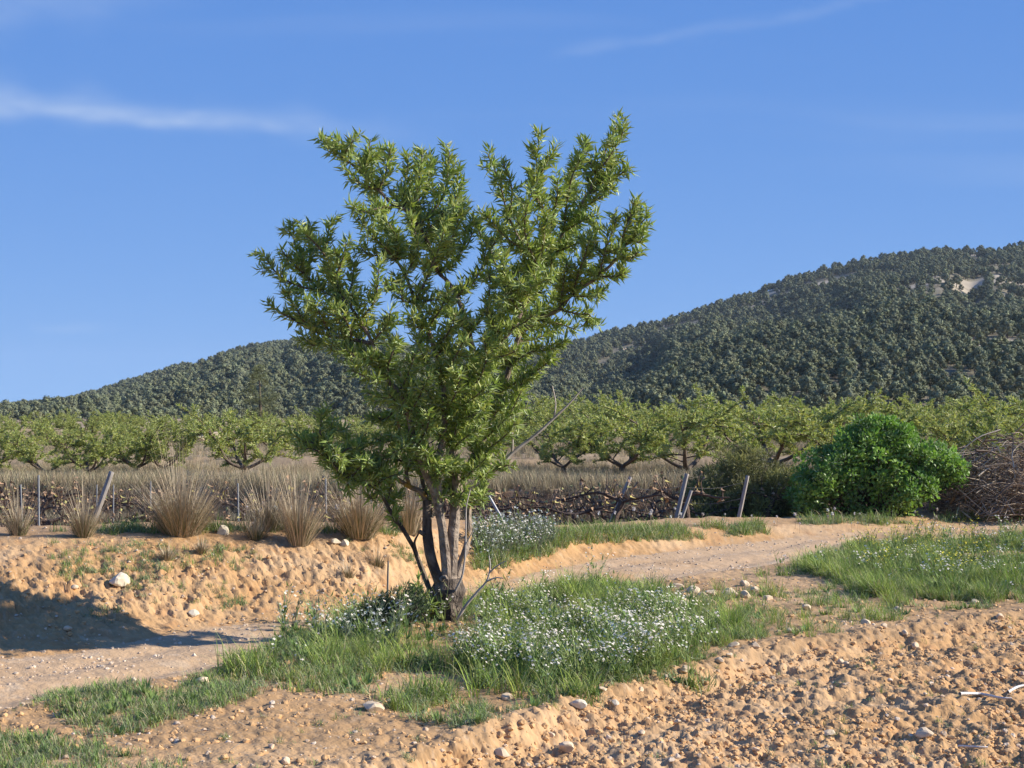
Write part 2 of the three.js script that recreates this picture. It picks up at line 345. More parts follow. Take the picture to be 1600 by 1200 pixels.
function pineGeometry(seed, H) {
  const r = rng(seed), acc = new Acc(), v = V();
  for (let k = 0; k < 8; k++) {
    const t = k / 7, y = H * (0.36 + 0.5 * t), R = H * 0.24 * Math.sin(Math.PI * (0.25 + 0.7 * t)), a = k * 2.4 + r(), s = H * (0.15 + 0.07 * r()) * (1.1 - 0.35 * t);
    const g = new THREE.IcosahedronGeometry(1, 1), p = g.attributes.position, tone = vary([0.155, 0.17, 0.092], r, 0.2), ids = new Map(), tri = [];
    for (let i = 0; i < p.count; i++) {
      v.fromBufferAttribute(p, i); const key = v.toArray().map((q) => q.toFixed(3)).join();
      if (!ids.has(key)) { const n = 0.35 + 0.45 * hash2(Math.round(v.x * 90) + seed * 31 + k * 7, Math.round(v.y * 90) + Math.round(v.z * 77)); ids.set(key, acc.v(Math.cos(a) * R + v.x * s * n, y + v.y * s * n * 0.85, Math.sin(a) * R + v.z * s * n, vary(tone, r, 0.18))); }
      tri.push(ids.get(key)); if (tri.length === 3) { acc.t(...tri); tri.length = 0; }
    }
    for (let i = 0; i < 64; i++) {                     // needle sprays set round each lobe, roughly facing outwards
      const N = V(r() - 0.5, r() - 0.5, r() - 0.5).normalize(), q = s * (0.16 + 0.2 * r()), o = V(Math.cos(a) * R, y, Math.sin(a) * R).addScaledVector(V(N.x, N.y * 0.9, N.z), s * (0.72 + 0.42 * r())), c = vary(tone, r, 0.22);
      const X = N.clone().cross(V(r() - 0.5, r() - 0.5, r() - 0.5)).normalize(), Y = N.clone().cross(X).addScaledVector(N, (r() - 0.4) * 1.3), w = [0, 1, 2].map((k) => { const e = k * 2.094 + r() * 0.8, p = o.clone().addScaledVector(X, Math.cos(e) * q).addScaledVector(Y, Math.sin(e) * q); return acc.v(p.x, p.y, p.z, c); });
      acc.t(...w);
    }
  }
  tube(acc, [V(0, -0.1 * H, 0), V(0.02 * H, H * 0.4, 0), V(0, H * 0.8, 0.01)], [H * 0.028, H * 0.02, H * 0.006], 5, () => [0.12, 0.085, 0.06]);
  return acc.geo();
}
function scatter(name, geo, mat, list, label, category, tint) {
  if (!list.length) return;
  const im = new THREE.InstancedMesh(geo, mat, list.length), m = new THREE.Matrix4(), q = new THREE.Quaternion(), e = new THREE.Euler(), c = new THREE.Color();
  list.forEach((l, k) => {
    e.set(l.tx || 0, l.a, l.tz || 0); q.setFromEuler(e);
    m.compose(V(l.x, l.y, l.z), q, V(l.s * (l.w || 1), l.s, l.s * (l.w || 1))); im.setMatrixAt(k, m);
    if (l.c) { c.setRGB(l.c[0], l.c[1], l.c[2]); im.setColorAt(k, c); }
  });
  tag(put(im, name), label, category, null, 'stuff');
  return im;
}
{
  const r = rng(51), geos = [pineGeometry(1, 1), pineGeometry(2, 1), pineGeometry(3, 1), pineGeometry(4, 1)], lists = [[], [], [], []];
  for (const [x, d, q] of pinePos) {
    const s = lerp(2.6, 6.0, q * q * 0.6 + q * 0.4) * clamp(d / 380, 0.6, 1), k = 0.85 + 0.35 * r();
    lists[Math.floor(r() * 4)].push({ x, y: hillAt(x, d) - 0.15, z: -d, a: r() * 6.28, s, w: 0.9 + 0.3 * r(), c: [k, k * (0.97 + 0.06 * r()), k * (0.92 + 0.16 * r())] });
  }
  lists.forEach((l, k) => scatter('pine_wood', geos[k], M.pine, l, 'far pine wood covering the hillside', 'wood'));
}
// bare rock faces on the hill
function rockGeometry(seed, flat = 0.7, detail = 2, tone = [0.5, 0.42, 0.31], amt = 0.35) {
  const g = new THREE.IcosahedronGeometry(1, detail), p = g.attributes.position, c = [], r = rng(seed), cuts = [];
  for (let k = 0; k < 7; k++) cuts.push([V(r() - 0.5, r() - 0.5, r() - 0.5).normalize(), 0.55 + 0.35 * r()]);
  const v = V();
  for (let k = 0; k < p.count; k++) {
    v.fromBufferAttribute(p, k);
    const n = fbm(v.x * 1.7 + seed * 3.1 + v.z, v.y * 1.7 + v.z * 1.3, 3) - 0.5; v.multiplyScalar(1 + n * amt);
    for (const [N, o] of cuts) { const s = v.dot(N); if (s > o) v.addScaledVector(N, o - s); }
    v.y *= flat; p.setXYZ(k, v.x, v.y, v.z);
    const t = 0.8 + 0.4 * fbm(v.x * 4 + seed, v.y * 4 + v.z * 4, 2); c.push(tone[0] * t, tone[1] * t, tone[2] * t);
  }
  g.setAttribute('color', new THREE.Float32BufferAttribute(c, 3)); g.computeVertexNormals(); return g;
}
function hillPoint(px, py) { for (let d = 130; d < 1000; d += 0.5) { const x = (px - 800) / F * d; if (EYE + (HORIZON - py) / F * d <= hillAt(x, d)) return [x, d]; } return [(px - 800) / F * 600, 600]; }
for (const [px, py, w, h, label] of [[978, 553, 16, 12, 'ochre rock face among pines at the middle of the ridge'], [1432, 470, 46, 7, 'long grey rock outcrop high on the right of the hill'], [1395, 484, 22, 5, 'small grey rock ledge left of the long outcrop'], [940, 572, 14, 6, 'small pale crag below the ochre rock face'], [276, 600, 20, 7, 'pale bare rock patch on the left hill shoulder'], [330, 582, 24, 5, 'narrow pale rock band above the left rock patch'], [284, 648, 10, 8, 'small tan scree patch low on the left hill']]) {
  const [x, d] = hillPoint(px, py), s = d / F, o = new THREE.Group(); put(o, 'rock_outcrop'); tag(o, label, 'rock', 'bare rocks on the hill');
  o.position.set(x, hillAt(x, d), -d);
  const r = rng(px), tone = px > 1300 ? [0.36, 0.33, 0.29] : [0.47, 0.37, 0.25];
  for (let k = 0; k < 7; k++) { const m = part('boulder', rockGeometry(px + k, 0.8, 2, tone), M.stone, o); const q = (k / 6 - 0.5) * 2; m.position.set(q * w * s * 0.8, (r() - 0.4) * h * s * 0.6, r() * 3 - 1); m.scale.set(w * s * (0.18 + 0.14 * r()), h * s * (0.4 + 0.3 * r()), 2 + r()); m.rotation.y = r() * 0.6; }
}
scene.fog = new THREE.FogExp2(new THREE.Color(0.62, 0.72, 0.86), 0.0001);
console.log('hill done', pinePos.length);

// ------------------------------------------------------------------ the almond tree in front
const barkDark = (seed) => (q, t) => { const n = fbm(q.x * 30 + seed, q.y * 14 + q.z * 30, 3); return mixc([0.05, 0.037, 0.029], [0.18, 0.14, 0.105], sstep(0.35, 0.72, n)); };
const barkPale = (seed, lichen = 0) => (q, t) => {
  const n = fbm(q.x * 40 + seed, q.y * 60 + q.z * 40, 3); let c = mixc([0.14, 0.105, 0.08], [0.34, 0.27, 0.205], sstep(0.3, 0.7, n));
  if (lichen) c = mixc(c, [0.50, 0.27, 0.035], sstep(0.5, 0.62, fbm(q.x * 22 + 4, q.y * 22 + q.z * 9, 2)) * lichen);
  return c;
};
const deadWood = (q) => { const n = fbm(q.x * 50, q.y * 50 + q.z * 40, 2); return mixc([0.25, 0.21, 0.18], [0.50, 0.45, 0.40], n); };
{
  const tree = new THREE.Group(); put(tree, 'almond_tree');
  tag(tree, 'leafy almond tree with several stems standing alone in the foreground verge', 'tree');
  const base = V(TREE.x, 0, -TREE.d); tree.position.copy(base);
  const P = (px, py, dz) => at(px, py, TREE.d - dz).sub(base), S = TREE.d / F;        // dz: metres towards the viewer
  const r = rng(7), shoots = [], limbs = [];                       // shoots carry leaves: [points, radii]
  const limb = (name, pts, r0, r1, color, sides = 9, rough = 0.12) => {
    const pp = pts.map((p) => P(p[0], p[1], p[2] || 0)), rr = pts.map((_, k) => Math.max(1.2, lerp(r0, r1, k / (pts.length - 1)) * 0.62) * S);
    limbs.push(pp); const [Q, R] = spline(pp, rr, 0.025), a = new Acc(); tube(a, Q, R, sides, color, rough, pts[0][0] * 0.37);
    part(name, a.geo(), M.bark, tree); return pp;
  };
  // trunk with a flared, fluted foot
  {
    const pts = [[695, 1012, 0], [696, 990, 0], [697, 965, 0], [699, 940, 0], [701, 920, 0], [703, 902, 0]].map((p) => P(...p)), rr = [33, 27, 23.5, 23.5, 26, 19].map((v) => v * S);
    const [Q, R] = spline(pts, rr, 0.012), a = new Acc(); tube(a, Q, R, 28, barkDark(3), 0.22, 2.1); part('trunk', a.geo(), M.bark, tree);
  }
  const D = barkDark(11), B = (s, l) => barkPale(s, l);
  limb('limb', [[694, 925, 0.02], [681, 893, 0.04], [672, 862, 0.05], [668, 830, 0.04], [668, 800, 0.02], [667, 782, 0]], 15, 11, D, 14, 0.2);
  limb('limb', [[668, 785, 0], [657, 768, 0.03], [641, 761, 0.05], [628, 753, 0.06], [619, 746, 0.06]], 8, 4.5, B(2, 1), 9);
  limb('limb', [[641, 762, 0.05], [636, 745, 0.02], [633, 722, 0], [626, 680, -0.05], [618, 640, -0.1]], 5.5, 3, B(3, 0.8), 8);
  limb('limb', [[670, 790, 0], [662, 760, -0.06], [657, 735, -0.1], [650, 690, -0.2], [640, 640, -0.3], [628, 600, -0.35]], 6, 3, B(4), 8);
  limb('limb', [[699, 920, 0.03], [696, 870, 0.06], [691, 825, 0.08], [685, 785, 0.1], [684, 745, 0.12], [687, 715, 0.14], [692, 683, 0.15], [695, 645, 0.18], [690, 585, 0.22], [679, 546, 0.25], [668, 512, 0.28], [649, 471, 0.3], [633, 430, 0.32], [619, 406, 0.34]], 13, 3, B(5), 11);
  limb('limb', [[690, 815, 0.06], [678, 770, 0.12], [664, 738, 0.2], [650, 700, 0.3], [638, 650, 0.4], [624, 614, 0.46], [604, 592, 0.5], [588, 560, 0.52], [581, 535, 0.54], [562, 500, 0.55], [540, 470, 0.55]], 10, 3, B(6), 10);
  limb('limb', [[703, 915, 0], [705, 880, 0], [707, 844, 0], [711, 801, -0.02], [714, 760, -0.02], [712, 730, 0], [708, 705, 0.04], [713, 660, 0.08], [722, 635, 0.1], [731, 610, 0.1], [738, 570, 0.08], [733, 520, 0.02], [714, 464, -0.05], [698, 438, -0.1], [684, 425, -0.12], [668, 385, -0.15]], 17, 3, B(7), 12);
  limb('limb', [[714, 775, -0.02], [724, 748, -0.08], [738, 720, -0.15], [752, 690, -0.22], [768, 650, -0.3], [782, 612, -0.34], [798, 570, -0.36], [808, 535, -0.36], [817, 503, -0.36], [823, 472, -0.36], [843, 417, -0.34], [856, 398, -0.32], [881, 362, -0.3], [905, 325, -0.28], [925, 290, -0.26], [940, 255, -0.25]], 12, 3, B(8), 10);
  limb('limb', [[726, 640, 0.1], [745, 590, 0.2], [763, 560, 0.26], [785, 532, 0.3], [803, 511, 0.32], [818, 478, 0.3], [830, 445, 0.28], [840, 415, 0.24], [822, 390, 0.2], [806, 363, 0.18]], 7.5, 3, B(9), 9);
  limb('limb', [[812, 520, -0.36], [838, 500, -0.3], [874, 483, -0.2], [892, 462, -0.15], [936, 431, -0.05], [965, 402, 0], [985, 372, 0.03]], 7, 3, B(10), 9);
  limb('limb', [[808, 540, -0.36], [815, 500, -0.46], [806, 462, -0.55], [790, 438, -0.6], [777, 420, -0.62], [766, 390, -0.64]], 5.5, 2.6, B(12), 8);
  limb('limb', [[652, 352, 0.34], [640, 330, 0.36], [616, 321, 0.36], [589, 294, 0.34], [567, 272, 0.33], [545, 252, 0.32], [528, 239, 0.32]], 4.6, 2.2, D, 8);
  limb('limb', [[684, 425, -0.12], [676, 400, 0.1], [664, 370, 0.25], [652, 350, 0.34]], 4.8, 4, D, 8);
  limb('limb', [[581, 537, 0.54], [550, 530, 0.5], [515, 525, 0.45], [480, 512, 0.4], [455, 497, 0.36]], 5, 2.5, D, 8);
  limb('limb', [[712, 905, -0.05], [720, 880, -0.1], [729, 855, -0.14], [733, 828, -0.18], [732, 800, -0.22], [737, 778, -0.25], [750, 758, -0.28], [765, 742, -0.3], [782, 728, -0.32]], 10, 4.5, B(13, 0.55), 10, 0.18);
  limb('limb', [[683, 955, -0.08], [668, 912, -0.1], [656, 880, -0.08], [648, 858, -0.05], [638, 840, 0], [627, 822, 0.05], [609, 797, 0.12], [592, 766, 0.2], [567, 756, 0.3], [540, 743, 0.4], [520, 725, 0.45], [505, 700, 0.48]], 7, 3, D, 9, 0.2);
  limb('limb', [[592, 766, 0.2], [580, 745, 0.1], [560, 725, 0.02], [545, 700, -0.05]], 4.5, 2.2, D, 7);
  limb('limb', [[650, 860, -0.05], [648, 846, 0], [655, 832, 0.02]], 4, 2, D, 6);
  limb('stub', [[670, 836, 0.04], [662, 834, 0.07], [655, 830, 0.09]], 7, 5, D, 8, 0.25);
  limb('stub', [[690, 905, 0.1], [695, 900, 0.12], [699, 907, 0.13]], 7, 4.5, B(4), 8, 0.2);
  // dead grey branches
  const dead = (pts, r0, r1) => { const pp = pts.map((p) => P(p[0], p[1], p[2] || 0)); const [Q, R] = spline(pp, pts.map((_, k) => lerp(r0, r1, k / (pts.length - 1)) * S), 0.03), a = new Acc(); tube(a, Q, R, 6, deadWood, 0.1, 1); part('dead_branch', a.geo(), M.twig, tree); };
  dead([[782, 728, -0.32], [800, 708, -0.33], [836, 680, -0.35], [867, 652, -0.36], [892, 628, -0.36], [911, 606, -0.37]], 4, 1);
  dead([[866, 652, -0.36], [868, 630, -0.35], [863, 603, -0.33]], 1.7, 0.8);
  dead([[800, 708, -0.33], [801, 685, -0.3], [797, 650, -0.28]], 2, 0.9);
  dead([[706, 985, 0.12], [725, 950, 0.14], [745, 925, 0.15], [760, 908, 0.16], [766, 885, 0.18], [764, 868, 0.2]], 3, 0.9);
  dead([[760, 908, 0.16], [775, 902, 0.18], [787, 903, 0.2]], 1.8, 0.7);
  dead([[764, 895, 0.17], [776, 884, 0.2], [791, 876, 0.24]], 1.6, 0.6);
  dead([[712, 922, 0.1], [722, 900, 0.14], [727, 865, 0.16], [728, 825, 0.17], [729, 790, 0.17], [735, 765, 0.15]], 2, 0.8);
  dead([[728, 850, 0.17], [736, 835, 0.2], [741, 825, 0.22]], 1.3, 0.6);
  dead([[663, 735, -0.05], [661, 690, -0.06], [662, 640, -0.08], [660, 590, -0.1]], 2, 0.9);
  dead([[661, 650, -0.08], [652, 635, -0.05], [645, 628, 0]], 1.3, 0.6);

  // leafy shoots traced limb by limb, each with its own depth
  const sh = (...pts) => shoots.push(pts.map((p) => P(p[0], p[1], p[2] || 0)));
  // upper left plume
  sh([528, 239, 0.32], [512, 226, 0.32], [499, 217, 0.32]); sh([545, 254, 0.33], [530, 240, 0.36], [519, 224, 0.4]);
  sh([567, 272, 0.33], [574, 245, 0.3], [578, 216, 0.28]); sh([592, 296, 0.34], [604, 262, 0.4], [610, 230, 0.42]);
  sh([589, 294, 0.34], [560, 285, 0.42], [548, 268, 0.45]);
  sh([616, 321, 0.36], [632, 285, 0.25], [638, 240, 0.2]); sh([640, 330, 0.36], [655, 280, 0.3], [660, 232, 0.28]); sh([648, 320, 0.3], [672, 275, 0.15], [672, 240, 0.1]);
  sh([655, 350, 0.34], [690, 310, 0.2], [700, 265, 0.1], [702, 236, 0.1]); sh([668, 372, 0.2], [705, 335, 0.0], [712, 300, -0.1], [714, 262, -0.12]);
  sh([616, 321, 0.36], [590, 325, 0.5], [565, 330, 0.6], [545, 318, 0.66]); sh([619, 406, 0.34], [600, 385, 0.42], [578, 365, 0.5], [560, 340, 0.55]);
  sh([619, 406, 0.34], [620, 375, 0.4], [605, 345, 0.46]); sh([633, 430, 0.32], [650, 395, 0.42], [648, 360, 0.5], [640, 340, 0.5]);
  sh([619, 406, 0.34], [595, 400, 0.36], [572, 396, 0.38], [560, 380, 0.4]);
  sh([649, 471, 0.3], [664, 440, 0.42], [678, 405, 0.5], [690, 375, 0.52], [695, 345, 0.52]);
  sh([668, 385, -0.15], [690, 355, -0.22], [718, 335, -0.3], [722, 305, -0.35]); sh([684, 425, -0.12], [715, 400, -0.2], [735, 372, -0.3], [738, 340, -0.34]);
  sh([668, 385, -0.15], [650, 350, -0.3], [640, 310, -0.42], [650, 270, -0.5]); sh([676, 400, 0], [700, 380, 0.25], [715, 350, 0.4], [716, 320, 0.42]);
  sh([640, 400, -0.2], [610, 370, -0.4], [590, 340, -0.55], [585, 310, -0.6]);
  // left cluster
  sh([540, 470, 0.55], [520, 440, 0.5], [508, 400, 0.46], [512, 365, 0.44], [514, 346, 0.44]); sh([540, 470, 0.55], [505, 455, 0.45], [478, 430, 0.36], [462, 390, 0.3], [456, 345, 0.28]);
  sh([505, 455, 0.45], [470, 448, 0.5], [438, 432, 0.52], [420, 412, 0.53], [410, 394, 0.53]); sh([478, 430, 0.36], [455, 410, 0.45], [438, 388, 0.5]);
  sh([478, 430, 0.36], [484, 390, 0.2], [478, 352, 0.15]); sh([520, 440, 0.5], [535, 405, 0.6], [540, 378, 0.65]);
  sh([508, 400, 0.46], [490, 378, 0.55], [476, 365, 0.6]); sh([455, 497, 0.36], [440, 490, 0.36], [428, 482, 0.36]);
  sh([480, 512, 0.4], [460, 478, 0.5], [442, 455, 0.55]); sh([515, 525, 0.45], [500, 490, 0.6], [478, 466, 0.7]);
  sh([550, 530, 0.5], [540, 500, 0.66], [520, 478, 0.75]); sh([540, 470, 0.55], [550, 440, 0.46], [553, 412, 0.42]);
  sh([562, 500, 0.55], [585, 470, 0.6], [590, 440, 0.62], [592, 412, 0.62]); sh([581, 535, 0.54], [605, 505, 0.62], [612, 480, 0.66]);
  sh([515, 525, 0.45], [490, 540, 0.4], [468, 520, 0.35]); sh([550, 530, 0.5], [530, 548, 0.55], [505, 540, 0.6]);
  sh([588, 560, 0.52], [560, 560, 0.6], [540, 545, 0.66]); sh([604, 592, 0.5], [575, 590, 0.6], [548, 578, 0.7]);
  sh([604, 592, 0.5], [610, 560, 0.62], [622, 530, 0.7]); sh([624, 614, 0.46], [595, 622, 0.5], [570, 612, 0.55]);
  sh([624, 614, 0.46], [640, 580, 0.55], [648, 552, 0.6]); sh([538, 480, -0.1], [520, 450, -0.2], [500, 420, -0.3]);
  // middle of the crown
  sh([649, 471, 0.3], [630, 470, 0.45], [625, 450, 0.5]); sh([668, 512, 0.28], [690, 480, 0.45], [700, 450, 0.5]); sh([668, 512, 0.28], [650, 510, 0.45], [640, 490, 0.55]);
  sh([679, 546, 0.25], [700, 520, 0.5], [712, 490, 0.6]); sh([690, 585, 0.22], [670, 570, 0.45], [655, 545, 0.55]); sh([690, 585, 0.22], [710, 560, 0.5], [725, 530, 0.62]);
  sh([695, 645, 0.18], [675, 625, 0.4], [660, 600, 0.5]); sh([695, 640, 0.18], [712, 615, 0.45], [720, 580, 0.6]); sh([692, 683, 0.15], [670, 668, 0.35], [650, 660, 0.45]);
  sh([714, 464, -0.05], [740, 440, -0.1], [755, 410, -0.15], [760, 380, -0.2]); sh([733, 520, 0.02], [755, 490, 0.1], [765, 455, 0.15], [765, 425, 0.18]);
  sh([733, 520, 0.02], [715, 500, 0.2], [700, 478, 0.3]); sh([738, 570, 0.08], [760, 540, -0.1], [775, 500, -0.2], [780, 470, -0.25]);
  sh([731, 610, 0.1], [750, 590, 0.35], [760, 555, 0.5], [755, 525, 0.55]); sh([722, 635, 0.1], [742, 620, 0.4], [765, 600, 0.5]); sh([714, 660, 0.08], [735, 650, 0.3], [755, 640, 0.42]);
  sh([708, 700, 0.04], [730, 682, 0.25], [752, 668, 0.35]); sh([684, 745, 0.12], [668, 720, 0.35], [660, 700, 0.45]); sh([714, 755, -0.02], [740, 735, 0.15], [760, 715, 0.22]);
  sh([738, 720, -0.15], [765, 700, -0.05], [790, 680, 0.05], [805, 660, 0.1]); sh([752, 690, -0.22], [780, 665, -0.12], [800, 640, -0.08], [815, 610, -0.06]);
  sh([768, 650, -0.3], [795, 625, -0.2], [815, 600, -0.12], [838, 580, -0.1]); sh([782, 612, -0.34], [812, 595, -0.2], [845, 575, -0.1], [868, 555, -0.05]);
  sh([768, 650, -0.3], [760, 610, -0.45], [758, 570, -0.55]); sh([798, 570, -0.36], [780, 540, -0.5], [770, 500, -0.6]);
  sh([798, 570, -0.36], [830, 550, -0.25], [862, 545, -0.2], [885, 530, -0.15]); sh([808, 535, -0.36], [840, 528, -0.5], [868, 515, -0.58]);
  sh([640, 640, -0.3], [615, 620, -0.4], [600, 590, -0.5]); sh([628, 600, -0.35], [615, 565, -0.45], [610, 530, -0.5], [600, 505, -0.52]); sh([628, 600, -0.35], [650, 565, -0.5], [655, 530, -0.58]);
  sh([618, 640, -0.1], [600, 655, 0.0], [580, 650, 0.08]); sh([626, 680, -0.05], [605, 690, 0.1], [585, 685, 0.2]); sh([650, 690, -0.2], [632, 670, -0.3], [615, 660, -0.38]);
  sh([633, 722, 0], [612, 715, 0.12], [592, 712, 0.2]); sh([619, 746, 0.06], [600, 735, 0.12], [585, 722, 0.18]); sh([650, 700, 0.3], [630, 700, 0.42], [612, 708, 0.5]);
  sh([650, 700, 0.3], [665, 675, 0.42], [672, 650, 0.5]); sh([638, 650, 0.4], [655, 620, 0.52], [668, 590, 0.6]);
  sh([619, 746, 0.06], [610, 765, 0.1], [607, 780, 0.12]);
  // right side of the crown
  sh([806, 363, 0.18], [792, 330, 0.18], [782, 290, 0.18], [772, 262, 0.18], [762, 242, 0.18]); sh([795, 335, 0.18], [800, 300, 0.26], [793, 268, 0.3], [785, 255, 0.32]);
  sh([822, 390, 0.2], [800, 378, 0.35], [775, 355, 0.42], [758, 335, 0.45]); sh([766, 390, -0.64], [750, 365, -0.66], [745, 340, -0.66]); sh([766, 390, -0.64], [785, 360, -0.6], [800, 330, -0.55]);
  sh([840, 415, 0.24], [850, 370, 0.32], [848, 325, 0.34], [842, 290, 0.34], [838, 245, 0.34], [847, 203, 0.34]); sh([848, 325, 0.34], [835, 300, 0.4], [832, 262, 0.42]); sh([846, 270, 0.34], [858, 248, 0.3], [866, 236, 0.28]);
  sh([840, 415, 0.24], [822, 372, 0.4], [822, 330, 0.5], [832, 300, 0.55]); sh([856, 398, -0.32], [862, 350, -0.1], [870, 310, 0.05], [872, 280, 0.1]);
  sh([881, 362, -0.3], [885, 320, -0.15], [893, 280, -0.05], [905, 245, 0], [918, 222, 0.02]); sh([925, 290, -0.26], [912, 258, -0.35], [920, 230, -0.4]);
  sh([940, 255, -0.25], [950, 225, -0.25], [960, 205, -0.25], [966, 192, -0.25]); sh([935, 268, -0.25], [955, 240, -0.15], [970, 215, -0.1], [976, 200, -0.08]); sh([928, 285, -0.26], [950, 265, -0.3], [964, 240, -0.32]);
  sh([925, 290, -0.26], [955, 278, -0.25], [975, 268, -0.24], [984, 258, -0.24]); sh([905, 325, -0.28], [935, 310, -0.2], [958, 290, -0.15]); sh([905, 325, -0.28], [890, 300, -0.45], [888, 270, -0.5]);
  sh([881, 362, -0.3], [910, 345, -0.15], [935, 335, -0.08]); sh([856, 398, -0.32], [890, 385, -0.2], [920, 370, -0.12], [935, 352, -0.1]); sh([843, 417, -0.34], [870, 400, -0.55], [890, 370, -0.65], [900, 340, -0.7]);
  sh([985, 372, 0.03], [1000, 350, 0.04], [1012, 338, 0.05]); sh([965, 402, 0], [975, 365, 0.1], [985, 335, 0.14], [990, 316, 0.15]); sh([936, 431, -0.05], [945, 395, 0.1], [958, 360, 0.16], [965, 338, 0.18]);
  sh([985, 372, 0.03], [1000, 378, 0.1], [1006, 365, 0.14]); sh([965, 402, 0], [985, 405, 0.1], [998, 392, 0.15]); sh([936, 431, -0.05], [962, 432, 0.05], [978, 425, 0.1]);
  sh([892, 462, -0.15], [905, 425, 0.0], [915, 395, 0.1], [920, 375, 0.14]); sh([892, 462, -0.15], [920, 462, 0], [945, 452, 0.08]); sh([874, 483, -0.2], [880, 445, -0.05], [885, 410, 0.05]);
  sh([874, 483, -0.2], [900, 490, -0.1], [922, 492, -0.05], [910, 510, 0]); sh([838, 500, -0.3], [860, 470, -0.4], [875, 440, -0.5], [880, 405, -0.55]); sh([838, 500, -0.3], [870, 505, -0.2], [900, 515, -0.12]);
  sh([823, 472, -0.36], [845, 455, -0.2], [860, 430, -0.1], [862, 400, -0.05]); sh([830, 445, 0.28], [850, 440, 0.42], [865, 420, 0.5]); sh([818, 478, 0.3], [800, 455, 0.45], [788, 425, 0.5], [785, 400, 0.52]);
  sh([803, 511, 0.32], [825, 500, 0.5], [845, 480, 0.58]); sh([785, 532, 0.3], [770, 505, 0.45], [760, 480, 0.5]); sh([763, 560, 0.26], [790, 555, 0.45], [812, 545, 0.5]); sh([790, 438, -0.6], [770, 440, -0.7], [755, 430, -0.75]); sh([806, 462, -0.55], [825, 440, -0.7], [832, 410, -0.78]);
  // low left bough, dark and drooping
  for (let k = 0; k < 15; k++) { const a = -2.9 + k * 0.36, o = [[505, 700, 0.48], [520, 725, 0.45], [540, 743, 0.4], [545, 700, -0.05], [560, 725, 0.02]][k % 5], L = 34 + 22 * r(), dz = (r() - 0.5) * 0.5; sh(o, [o[0] + Math.cos(a) * L * 0.6, o[1] + Math.sin(a) * L * 0.45 - 8, o[2] + dz * 0.6], [o[0] + Math.cos(a) * L, o[1] + Math.sin(a) * L * 0.75, o[2] + dz]); }
  sh([505, 700, 0.48], [500, 670, 0.5], [508, 640, 0.5]); sh([505, 700, 0.48], [480, 690, 0.5], [462, 700, 0.5]); sh([567, 756, 0.3], [560, 735, 0.4], [550, 722, 0.45]); sh([592, 766, 0.2], [585, 782, 0.25], [575, 770, 0.3]);
  // suckers at the foot
  sh([688, 950, 0.05], [668, 940, 0.08], [655, 925, 0.1], [650, 915, 0.1]); sh([688, 955, 0.05], [665, 958, 0.12], [648, 950, 0.15]);
  sh([626, 822, 0.05], [615, 812, 0.1], [612, 795, 0.12]); sh([738, 790, -0.2], [748, 780, -0.1], [757, 785, -0.05]); sh([716, 790, 0], [722, 770, 0.1], [730, 765, 0.12]);

  // grow side twigs and leaves
  const tw = new Acc(), lv = new Acc(), r2 = rng(99), tcol = () => [0.13, 0.095, 0.06];
  let nLeaves = 0;
  const dress = (Q, dens, w0) => {                     // leaves in whorls along a shoot
    for (let k = 0; k < Q.length - 1; k++) {
      const A = Q[k], T = Q[k + 1].clone().sub(A), seg = T.length(); T.normalize();
      const cnt = Math.floor(seg * dens + r2());
      for (let q = 0; q < cnt; q++) {
        const o = A.clone().addScaledVector(T, r2() * seg), a = r2() * 6.283;
        const X = V(0.3, 0.1, 0.95).addScaledVector(T, -V(0.3, 0.1, 0.95).dot(T)).normalize(), Y = T.clone().cross(X);
        const out = X.multiplyScalar(Math.cos(a)).addScaledVector(Y, Math.sin(a));
        const dir = out.clone().multiplyScalar(0.75 + 0.4 * r2()).addScaledVector(T, 0.25 + 0.7 * r2()); dir.y += (r2() - 0.62) * 0.5; dir.normalize();
        const side = dir.clone().cross(V(r2() - 0.5, r2() - 0.2, r2() - 0.5)).normalize();
        const c = vary(r2() < 0.25 ? [0.41, 0.46, 0.09] : [0.27, 0.37, 0.055], r2, 0.22);
        leaf(lv, o, dir, side, 0.056 + 0.04 * r2(), 0.0135 + 0.006 * r2(), c, 0.3, 0.12 + 0.3 * r2()); nLeaves++;
      }
    }
  };
  const nTraced = shoots.length;
  for (const pp of limbs) for (let k = 1; k < pp.length; k++) {          // short leafy spurs straight off the limbs
    if (pp[k].y < 0.95) continue; const A = pp[k - 1], E = pp[k], n = Math.round(A.distanceTo(E) / (E.y < 1.5 ? 0.2 : 0.14));
    for (let q = 0; q < n; q++) { const o = A.clone().lerp(E, r2()), an = r2() * 6.283, L = 0.1 + 0.2 * r2(), e = o.clone().add(V(Math.cos(an) * L * 0.8, L * (0.1 + 0.7 * r2()), Math.sin(an) * L)); shoots.push([o, o.clone().lerp(e, 0.5).add(V(0, 0.015, 0)), e]); }
  }
  for (const s of shoots) {
    const [Q, R, L] = spline(s, s.map((_, k) => lerp(2.0, 0.7, k / (s.length - 1)) * S), 0.03);
    tube(tw, Q, R, 5, tcol); dress(Q, 230);
    const n = Math.round(L / 0.06);
    for (let k = 0; k < n; k++) {
      const t = (k + r2()) / n, a = Q[Math.min(Q.length - 2, Math.floor(t * (Q.length - 1)))], T = Q[Q.length - 1].clone().sub(Q[0]).normalize();
      const dir = V(r2() - 0.5, r2() * 0.75 - 0.22, r2() - 0.5).normalize().addScaledVector(T, 0.55).normalize(), len = (0.05 + 0.12 * r2()) * (1 - 0.35 * t);
      const e = a.clone().addScaledVector(dir, len), m = a.clone().addScaledVector(dir, len * 0.5).add(V(0, -0.006, 0)), [q2, rr2] = spline([a, m, e], [0.003, 0.0025, 0.0015], 0.03);
      tube(tw, q2, rr2, 3, tcol); dress(q2, 190);
    }
  }
